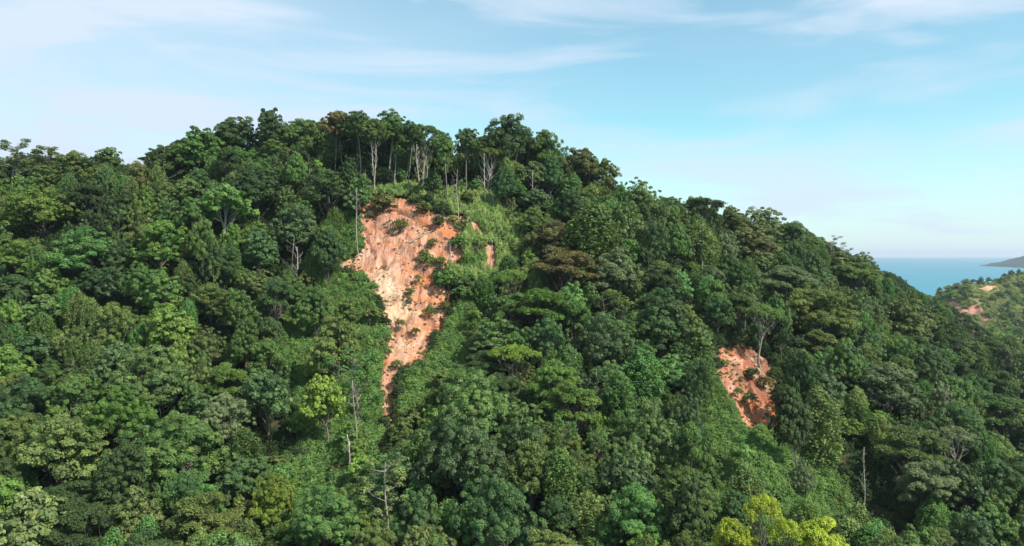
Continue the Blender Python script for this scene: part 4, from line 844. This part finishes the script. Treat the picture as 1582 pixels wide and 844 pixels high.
def region(x, y):
    s = float(skyy(x))
    if y < s+26 and x < 1460:
        return 'on the left skyline' if x < 250 else 'on the climbing left skyline' if x < 480 else 'on the crest above the big scar' if x < 700 else 'on the crest right of the ridge notch' if x < 880 else 'on the falling right skyline' if x < 1120 else 'on the skyline nearest the sea'
    if x < 130: return 'high at the left edge' if y < 380 else 'halfway up the left edge' if y < 520 else 'low at the left edge' if y < 700 else 'in the bottom left corner'
    if x < 300: return 'on the upper left slope' if y < 380 else 'in the middle of the left slope' if y < 520 else 'on the lower left slope' if y < 700 else 'at the bottom of the left slope'
    if x < 430: return 'in the shaded band under the left skyline' if y < 340 else 'above the yellow-green tree left of the big scar' if y < 500 else 'beside the deep shade at lower left' if y < 680 else 'at the bottom, left of centre'
    if x < 600: return 'at the upper left rim of the big scar' if y < 350 else 'left of the big scar' if y < 500 else 'left of the scar tail' if y < 690 else 'below the foot of the big scar'
    if x < 800: return 'at the top right rim of the big scar' if y < 350 else 'right of the big scar' if y < 500 else 'right of the scar tail' if y < 660 else 'at the bottom centre'
    if x < 950: return 'on the upper spur right of the big scar' if y < 400 else 'in the middle of the central spur' if y < 540 else 'left of the creeper towers' if y < 680 else 'at the bottom beside the shaggy vine column'
    if x < 1100: return 'on the upper spur left of the small scar' if y < 400 else 'just above the creeper towers' if y < 560 else 'between the creeper tower and the small scar' if y < 690 else 'at the bottom, below the creeper towers'
    if x < 1260: return 'above the small scar' if y < 530 else 'beside the small scar' if y < 670 else 'below the small scar'
    if x < 1400: return 'on the right shoulder under the skyline' if y < 470 else 'right of the small scar' if y < 620 else 'at the left bank of the dark gully' if y < 740 else 'deep in the dark gully'
    return 'on the far right slope below the sea' if y < 540 else 'on the lower right slope' if y < 680 else 'in the bottom right corner'
indiv = [t_ for t_ in ALL if t_['hand']]; rest = []
bykind = {}
for t_ in ALL:
    if not t_['hand']: bykind.setdefault(t_['kind'], []).append(t_)
for k, ts in bykind.items():
    ts.sort(key=lambda t: -t['vis']); nh = sum(1 for t in indiv if t['kind'] == k)
    for j, t_ in enumerate(ts): (indiv if (t_['vis'] >= 8 and j < 290-nh) else rest).append(t_)
# labels
buckets = {}
for t_ in indiv:
    if t_['label'] is None: buckets.setdefault((t_['tone'], t_['kind'], region(t_['vx'], t_['vy'])), []).append(t_)
ORD = ['leftmost', 'second-from-left', 'third-from-left', 'fourth-from-left', 'fifth-from-left', 'sixth-from-left', 'seventh-from-left', 'eighth-from-left', 'ninth-from-left', 'tenth-from-left', 'eleventh-from-left', 'twelfth-from-left']
for (tone, k, rg), ts in buckets.items():
    ts.sort(key=lambda t: t['vx']); n = len(ts)
    for j, t_ in enumerate(ts):
        base = '%s %s %s' % (TONE[tone], PHR[k], rg)
        if n == 1: t_['label'] = 'only ' + base if False else base
        elif n == 2: t_['label'] = ('left-hand ' if j == 0 else 'right-hand ')+base
        elif n == 3: t_['label'] = ['leftmost ', 'middle ', 'rightmost '][j]+base
        elif n <= 9: t_['label'] = (ORD[j] if j < n-1 else 'rightmost')+' '+base
    if n > 9:
        ts.sort(key=lambda t: t['vy']); h_ = n//2
        for w_, part_ in (('upper', ts[:h_]), ('lower', ts[h_:])):
            part_.sort(key=lambda t: t['vx'])
            for j, t_ in enumerate(part_): t_['label'] = '%s %s %s %s %s' % (ORD[j] if j < min(12, len(part_)-1) else 'rightmost' if j == len(part_)-1 else 'inner', w_, TONE[tone], PHR[k], rg)
GRP = dict(great='round-crowned trees of the hillside forest', slim='saplings in the regrowth', round='round-crowned trees of the hillside forest', bigleaf='large-leaved trees of the hillside forest', dome='creeper-covered trees', umbrella='spreading layered trees of the hillside', openumbrella='flat-topped trees', tower='vine-draped trees', tall='tall trees along the ridge crest', sparse='open-branched trees', bare='leafless trees', feather='feathery trees', shrub='bushes on the slopes', young='young trees among the undergrowth')
used = {}
def build(t_):
    P = PROTO[t_['kind']][t_['v']]; nm = t_['name'] or NAMES[t_['kind']]
    root = bpy.data.objects.new(nm, None); COL.objects.link(root); root.location = (t_['x'], t_['y'], t_['z']-.2); ax_ = 1 if t_['kind'] in ('shrub', 'slim') else random.uniform(.86, 1.16); root.scale = (t_['s']*ax_, t_['s']/ax_, t_['sz']); root.rotation_euler = (random.gauss(0, .05), random.gauss(0, .05), t_['rot'])
    bk = t_['bark'] or random.choice([MID, DARKB, DARKB, DARKB] if t_['kind'] != 'tall' else [MID, PALE])
    for part in ('trunk', 'branches', 'crown'):
        me = P.get(part)
        if me is None: continue
        o = link({'trunk': 'trunk' if t_['kind'] != 'shrub' else 'stems', 'branches': 'branches', 'crown': 'crown' if t_['kind'] != 'shrub' else 'foliage'}[part], me, root)
        o.color = (*(t_['col'] if part == 'crown' else bk), 1); used.setdefault(me.name, o)
    root['label'] = t_['label']; root['category'] = t_['cat'] or ('bush' if t_['kind'] == 'shrub' else 'tree'); root['group'] = t_['group'] or GRP[t_['kind']]
for t_ in indiv: build(t_)

# ------------------------------------------------------------------ stuff made of instances
def scatter(name, pts, sxy, szz, rot, pick, sources, col, label, cat='undergrowth'):
    me = bpy.data.meshes.new(name); me.vertices.add(len(pts)); me.vertices.foreach_set('co', np.asarray(pts, np.float32).ravel())
    for nm, arr in (('sxy', sxy), ('szz', szz), ('rz', rot)):
        a = me.attributes.new(nm, 'FLOAT', 'POINT'); a.data.foreach_set('value', np.asarray(arr, np.float32))
    a = me.attributes.new('pick', 'INT', 'POINT'); a.data.foreach_set('value', np.asarray(pick, np.int32)); me.update()
    ob = link(name, me); ob.color = (*col, 1)
    ng = bpy.data.node_groups.new(name+'_nodes', 'GeometryNodeTree'); ng.interface.new_socket('Geometry', in_out='INPUT', socket_type='NodeSocketGeometry'); ng.interface.new_socket('Geometry', in_out='OUTPUT', socket_type='NodeSocketGeometry')
    n, l = ng.nodes.new, ng.links.new; gi = n('NodeGroupInput'); go = n('NodeGroupOutput'); jn = n('GeometryNodeJoinGeometry')
    def na(nm, ty='FLOAT'): q = n('GeometryNodeInputNamedAttribute'); q.data_type = ty; q.inputs['Name'].default_value = nm; return q.outputs['Attribute']
    cs = n('ShaderNodeCombineXYZ'); s1 = na('sxy'); l(s1, cs.inputs[0]); l(s1, cs.inputs[1]); l(na('szz'), cs.inputs[2])
    cr_ = n('ShaderNodeCombineXYZ'); l(na('rz'), cr_.inputs[2])
    for i, objs in enumerate(sources):
        for so_ in objs:
            oi = n('GeometryNodeObjectInfo'); oi.transform_space = 'ORIGINAL'; oi.inputs['Object'].default_value = so_; oi.inputs['As Instance'].default_value = True
            ip = n('GeometryNodeInstanceOnPoints'); cmp_ = n('FunctionNodeCompare'); cmp_.data_type = 'INT'; cmp_.operation = 'EQUAL'; l(na('pick', 'INT'), cmp_.inputs['A']); cmp_.inputs['B'].default_value = i
            l(gi.outputs[0], ip.inputs['Points']); l(cmp_.outputs[0], ip.inputs['Selection']); l(oi.outputs['Geometry'], ip.inputs['Instance']); l(cr_.outputs[0], ip.inputs['Rotation']); l(cs.outputs[0], ip.inputs['Scale']); l(ip.outputs[0], jn.inputs[0])
    l(jn.outputs[0], go.inputs[0]); md = ob.modifiers.new('scatter', 'NODES'); md.node_group = ng
    ob['kind'] = 'stuff'; ob['label'] = label; ob['category'] = cat; return ob
def srcs(kind):
    out = []
    for P in PROTO[kind]:
        os_ = [used[P[p].name] for p in ('trunk', 'branches', 'crown') if P.get(p) and P[p].name in used]
        if any('crown' in P and o_.data == P['crown'] for o_ in os_): out.append(os_)
    return out
# trees too hidden to single out
for kset, nm, lab in ((('round', 'great', 'umbrella', 'dome', 'bigleaf', 'tower', 'sparse', 'tall', 'young', 'shrub'), 'background_forest', 'mass of further rainforest trees filling gaps between and behind the front crowns'),):
    S_ = []; pts = []; a_ = []; b_ = []; c_ = []; pk = []
    for k in kset:
        ss = srcs(k); 
        if not ss: continue
        base = len(S_); S_ += ss
        for t_ in rest:
            if t_['kind'] == k:
                v_ = t_['v'] % len(ss); pts.append((t_['x'], t_['y'], t_['z']-.2)); a_.append(t_['s']); b_.append(t_['sz']); c_.append(t_['rot']); pk.append(base+v_)
    if pts: scatter(nm, pts, a_, b_, c_, pk, S_, (.045, .085, .028), lab, 'forest')
# undergrowth over the whole floor, bright creeper on open slopes
SH = [[used[P['crown'].name]] for P in PROTO['shrub'] if P['crown'].name in used]
rg = np.random.default_rng(3)
def floor_points(step, f, ymax):
    X, Y = np.meshgrid(np.arange(-230, 440, step), np.arange(84, ymax, step)); X = (X+rg.uniform(-.5, .5, X.shape)*step).ravel(); Y = (Y+rg.uniform(-.5, .5, Y.shape)*step).ravel()
    Z = ground(X, Y); px, py, d = proj(X, Y, Z); k = (px > -80) & (px < 1660) & (py < 1050)
    for wp in WP:
        xs = [p[0] for p in wp]; ys = [p[1] for p in wp]; bb = k & (X > min(xs)-2) & (X < max(xs)+2) & (Y > min(ys)-2) & (Y < max(ys)+2)
        idx = np.where(bb)[0]; sd = signed(wp, X[idx], Y[idx]); k[idx[sd > -.3]] = False
    # nothing that would stand up in front of the bare earth
    k &= ~in_scar_px(px, py-5) & ~in_scar_px(px, py-1)
    for c in DARKGAP: k &= ~(pip(c, px, py) & (rg.random(len(px)) < .3))
    X, Y, Z, px, py = X[k], Y[k], Z[k], px[k], py[k]; cre = np.zeros(len(X), bool)
    for c in CREEP: cre |= pip(c, px, py)
    m_ = f(cre, X, Y); return X[m_], Y[m_], Z[m_]
X, Y, Z = floor_points(1.55, lambda c, x, y: ~c & ((y < 430) | ((x > .38*y) & (rg.random(len(x)) < .5))), 620)
n_ = len(X); s_ = rg.uniform(.55, 1.25, n_); scatter('undergrowth', np.stack([X, Y, Z-.25], 1), s_, s_*rg.uniform(.7, 1.5, n_), rg.uniform(0, 6.28, n_), rg.integers(0, len(SH), n_), SH, (.042, .075, .026), 'dense leafy undergrowth covering the forest floor between the trunks')  # green lowered so the shade in gaps between crowns is partly in the colour
X, Y, Z = floor_points(.95, lambda c, x, y: c, 290)
n_ = len(X); s_ = rg.uniform(.35, .85, n_)*(0.75+.5*fbm(X/5, Y/5, 99)); scatter('creeper_cover', np.stack([X, Y, Z-.15], 1), s_, s_*rg.uniform(.7, 1.5, n_), rg.uniform(0, 6.28, n_), rg.integers(0, len(SH), n_), SH, (.135, .235, .07), 'fresh green creepers and saplings blanketing the open slopes beside the scars', 'creepers')

X, Y = np.meshgrid(np.arange(-70, 25, .6), np.arange(205, 285, .6)); X = (X+rg.uniform(-.3, .3, X.shape)).ravel(); Y = (Y+rg.uniform(-.3, .3, Y.shape)).ravel(); Z = ground(X, Y); px, py, d = proj(X, Y, Z)
k = pip(REGROW, px, py) & ~in_scar_px(px, py-3) & ~in_scar_px(px, py)
X, Y, Z = X[k], Y[k], Z[k]; n_ = len(X); s_ = rg.uniform(.25, .5, n_)*(.7+.6*fbm(X/4, Y/4, 55)); scatter('tall_grass', np.stack([X, Y, Z-.05], 1), s_, s_*rg.uniform(1.2, 2.8, n_), rg.uniform(0, 6.28, n_), rg.integers(0, len(SH), n_), SH, (.28, .36, .13), 'pale green grass and fern regrowth between the big scar and the pale trunks', 'grass')
for nm_, wi, n_ in (('scar_grass', 0, 1500), ('scar_grass', 1, 260)):
    wp = WP[wi]; xs = [p[0] for p in wp]; ys = [p[1] for p in wp]; X = rg.uniform(min(xs), max(xs), n_*6); Y = rg.uniform(min(ys), max(ys), n_*6)
    sd = signed(wp, X, Y); dens = np.clip((fbm(X/4.5, Y/6, 404, 3)-.50)*6, 0, 1)*.8+np.clip(1-sd/1.6, 0, 1)*.9; k = (sd > -.4) & (rg.random(len(X)) < dens*.55); X, Y = X[k][:n_], Y[k][:n_]
    s_ = rg.uniform(.10, .30, len(X)); scatter(nm_, np.array([(x, y, scarz(x, y)-.03) for x, y in zip(X, Y)]), s_, s_*rg.uniform(.5, 1.2, len(X)), rg.uniform(0, 6.28, len(X)), rg.integers(0, len(SH), len(X)), SH, (.17, .20, .085), ['thin olive grass and seedlings in patches on the big scar', 'thin olive grass and seedlings on the small scar'][wi], 'grass')
# far hill: trees one can tell apart, scrub between them
far = []
rf = random.Random(21); tries = 0; fpos = []
Kf = ['round', 'dome', 'umbrella']
crest_trees = [(1452,452),(1466,446),(1480,441),(1493,434),(1505,431),(1516,428),(1528,427),(1540,426),(1552,425),(1563,423),(1574,421),(1583,419)]
cands = [(px, py, True) for px, py in crest_trees]+[(rf.uniform(1430, 1595), rf.uniform(430, 540), False) for _ in range(420)]
for px, py, cr_ in cands:
    x, y, z, ok = fhit(px, py, 5)
    if not ok and not cr_: continue
    px2 = px; 
    if not cr_ and rf.random() > (.7 if (px > 1545 or py > 500) else .16): continue
    R = rf.uniform(3.2, 6.0)*(1.05 if cr_ else 1)
    if any((x-a)**2+(y-b)**2 < (1.35*R)**2 for a, b in fpos): continue
    g = float(fground(x, y)); H = rf.uniform(6, 11)
    if any(signed(wp, np.array([x]), np.array([y]))[0] > -R*.4 for wp in FWP): continue
    a, b, d = proj(x, y, g+H*.6)
    if any(pip(p_, float(a), float(b)) for p_ in FSC) or any(pip(p_, float(a), float(b)-4) for p_ in FSC): continue
    fpos.append((x, y)); k = rf.choice(Kf); tone = rf.choice(['green', 'olive', 'dark', 'grey', 'green', 'bright'])
    far.append((x, y, g, R, H, k, tone, float(a), float(b), cr_))
bk = {}
for f_ in far:
    x, y, g, R, H, k, tone, a, b, cr_ = f_
    z_ = 'on the far hill crest against the sea' if cr_ else 'on the far hill left of its pink slips' if a < 1470 else 'beside the pink slips on the far hill' if a < 1535 else 'at the right end of the far hill' if b < 480 else 'in the hollow below the far hill slips'
    bk.setdefault('small distant %s %s %s' % (TONE[tone], 'tree', z_), []).append(f_)
for base, fs in bk.items():
    fs.sort(key=lambda f: f[7]); n = len(fs)
    names_ = {}
    if n > 9:
        fs.sort(key=lambda f: f[8]); hh_ = n//2
        for w_, pt_ in (('upper', sorted(fs[:hh_], key=lambda f: f[7])), ('lower', sorted(fs[hh_:], key=lambda f: f[7]))):
            for j, f_ in enumerate(pt_): names_[id(f_)] = (ORD[j] if j < min(12, len(pt_)-1) else 'rightmost')+' '+w_+' '+base.replace('small ', '')
    for j, f_ in enumerate(fs):
        (x, y, g, R, H, k, tone, a, b, cr_) = f_
        P = PROTO[k][rf.randrange(len(PROTO[k]))]; cr_me = P['crown']
        o = link('far_tree', cr_me, None, (x, y, g-H*.45)); o.scale = (R/P['R'], R/P['R'], H*1.4/P['H']); o.rotation_euler = (0, 0, rf.random()*6.28); o.color = (*[c*1.25+.01 for c in G[tone]], 1)
        o['label'] = names_[id(f_)] if id(f_) in names_ else base if n == 1 else ((ORD[j] if j < n-1 else 'rightmost')+' '+base); o['category'] = 'tree'; o['group'] = 'trees on the far hill'
X, Y = np.meshgrid(np.arange(300, 760, 4.2), np.arange(500, 1130, 4.2)); X = (X+rg.uniform(-2, 2, X.shape)).ravel(); Y = (Y+rg.uniform(-2, 2, Y.shape)).ravel(); Z = fground(X, Y)
px, py, d = proj(X, Y, Z); k = (px > 1380) & (px < 1680) & (Z > 0)
for wp in FWP: k &= signed(wp, X, Y) < rg.uniform(-1, 2.5, len(X))
X, Y, Z = X[k], Y[k], Z[k]; n_ = len(X); s_ = rg.uniform(.9, 2.3, n_)
scatter('far_scrub', np.stack([X, Y, Z-.4], 1), s_, s_*rg.uniform(.6, 1.0, n_), rg.uniform(0, 6.28, n_), rg.integers(0, len(SH), n_), SH, (.24, .285, .12), 'low scrub and grass covering the far hill between its trees', 'scrub')

# ------------------------------------------------------------------ air
hx0, hx1, hy0, hy1, hz0, hz1 = -14500, 24500, -3500, 24500, -20, 190
V = np.array([(x, y, z) for z in (hz0, hz1) for y in (hy0, hy1) for x in (hx0, hx1)], float)
F = np.array([(0, 2, 3, 1), (4, 5, 7, 6), (0, 1, 5, 4), (2, 6, 7, 3), (0, 4, 6, 2), (1, 3, 7, 5)])
m, t, N_, L_ = mat('haze_air'); pv = N_('ShaderNodeVolumePrincipled'); pv.inputs['Density'].default_value = 0.000055; pv.inputs['Color'].default_value = (.78, .88, 1, 1); pv.inputs['Anisotropy'].default_value = .2
oo = N_('ShaderNodeOutputMaterial'); L_(pv.outputs[0], oo.inputs['Volume'])
o = link('haze', mesh_np('haze', V, F, m)); o['kind'] = 'stuff'; o['label'] = 'thin bluish air fading the sea and far hills'; o['category'] = 'haze'
print('indiv', len(indiv), 'rest', len(rest), 'shr', nshr, {k: sum(1 for t in indiv if t['kind'] == k) for k in PROTO}, 'far', len(far), 'maxbucket', max(len(v) for v in buckets.values()))
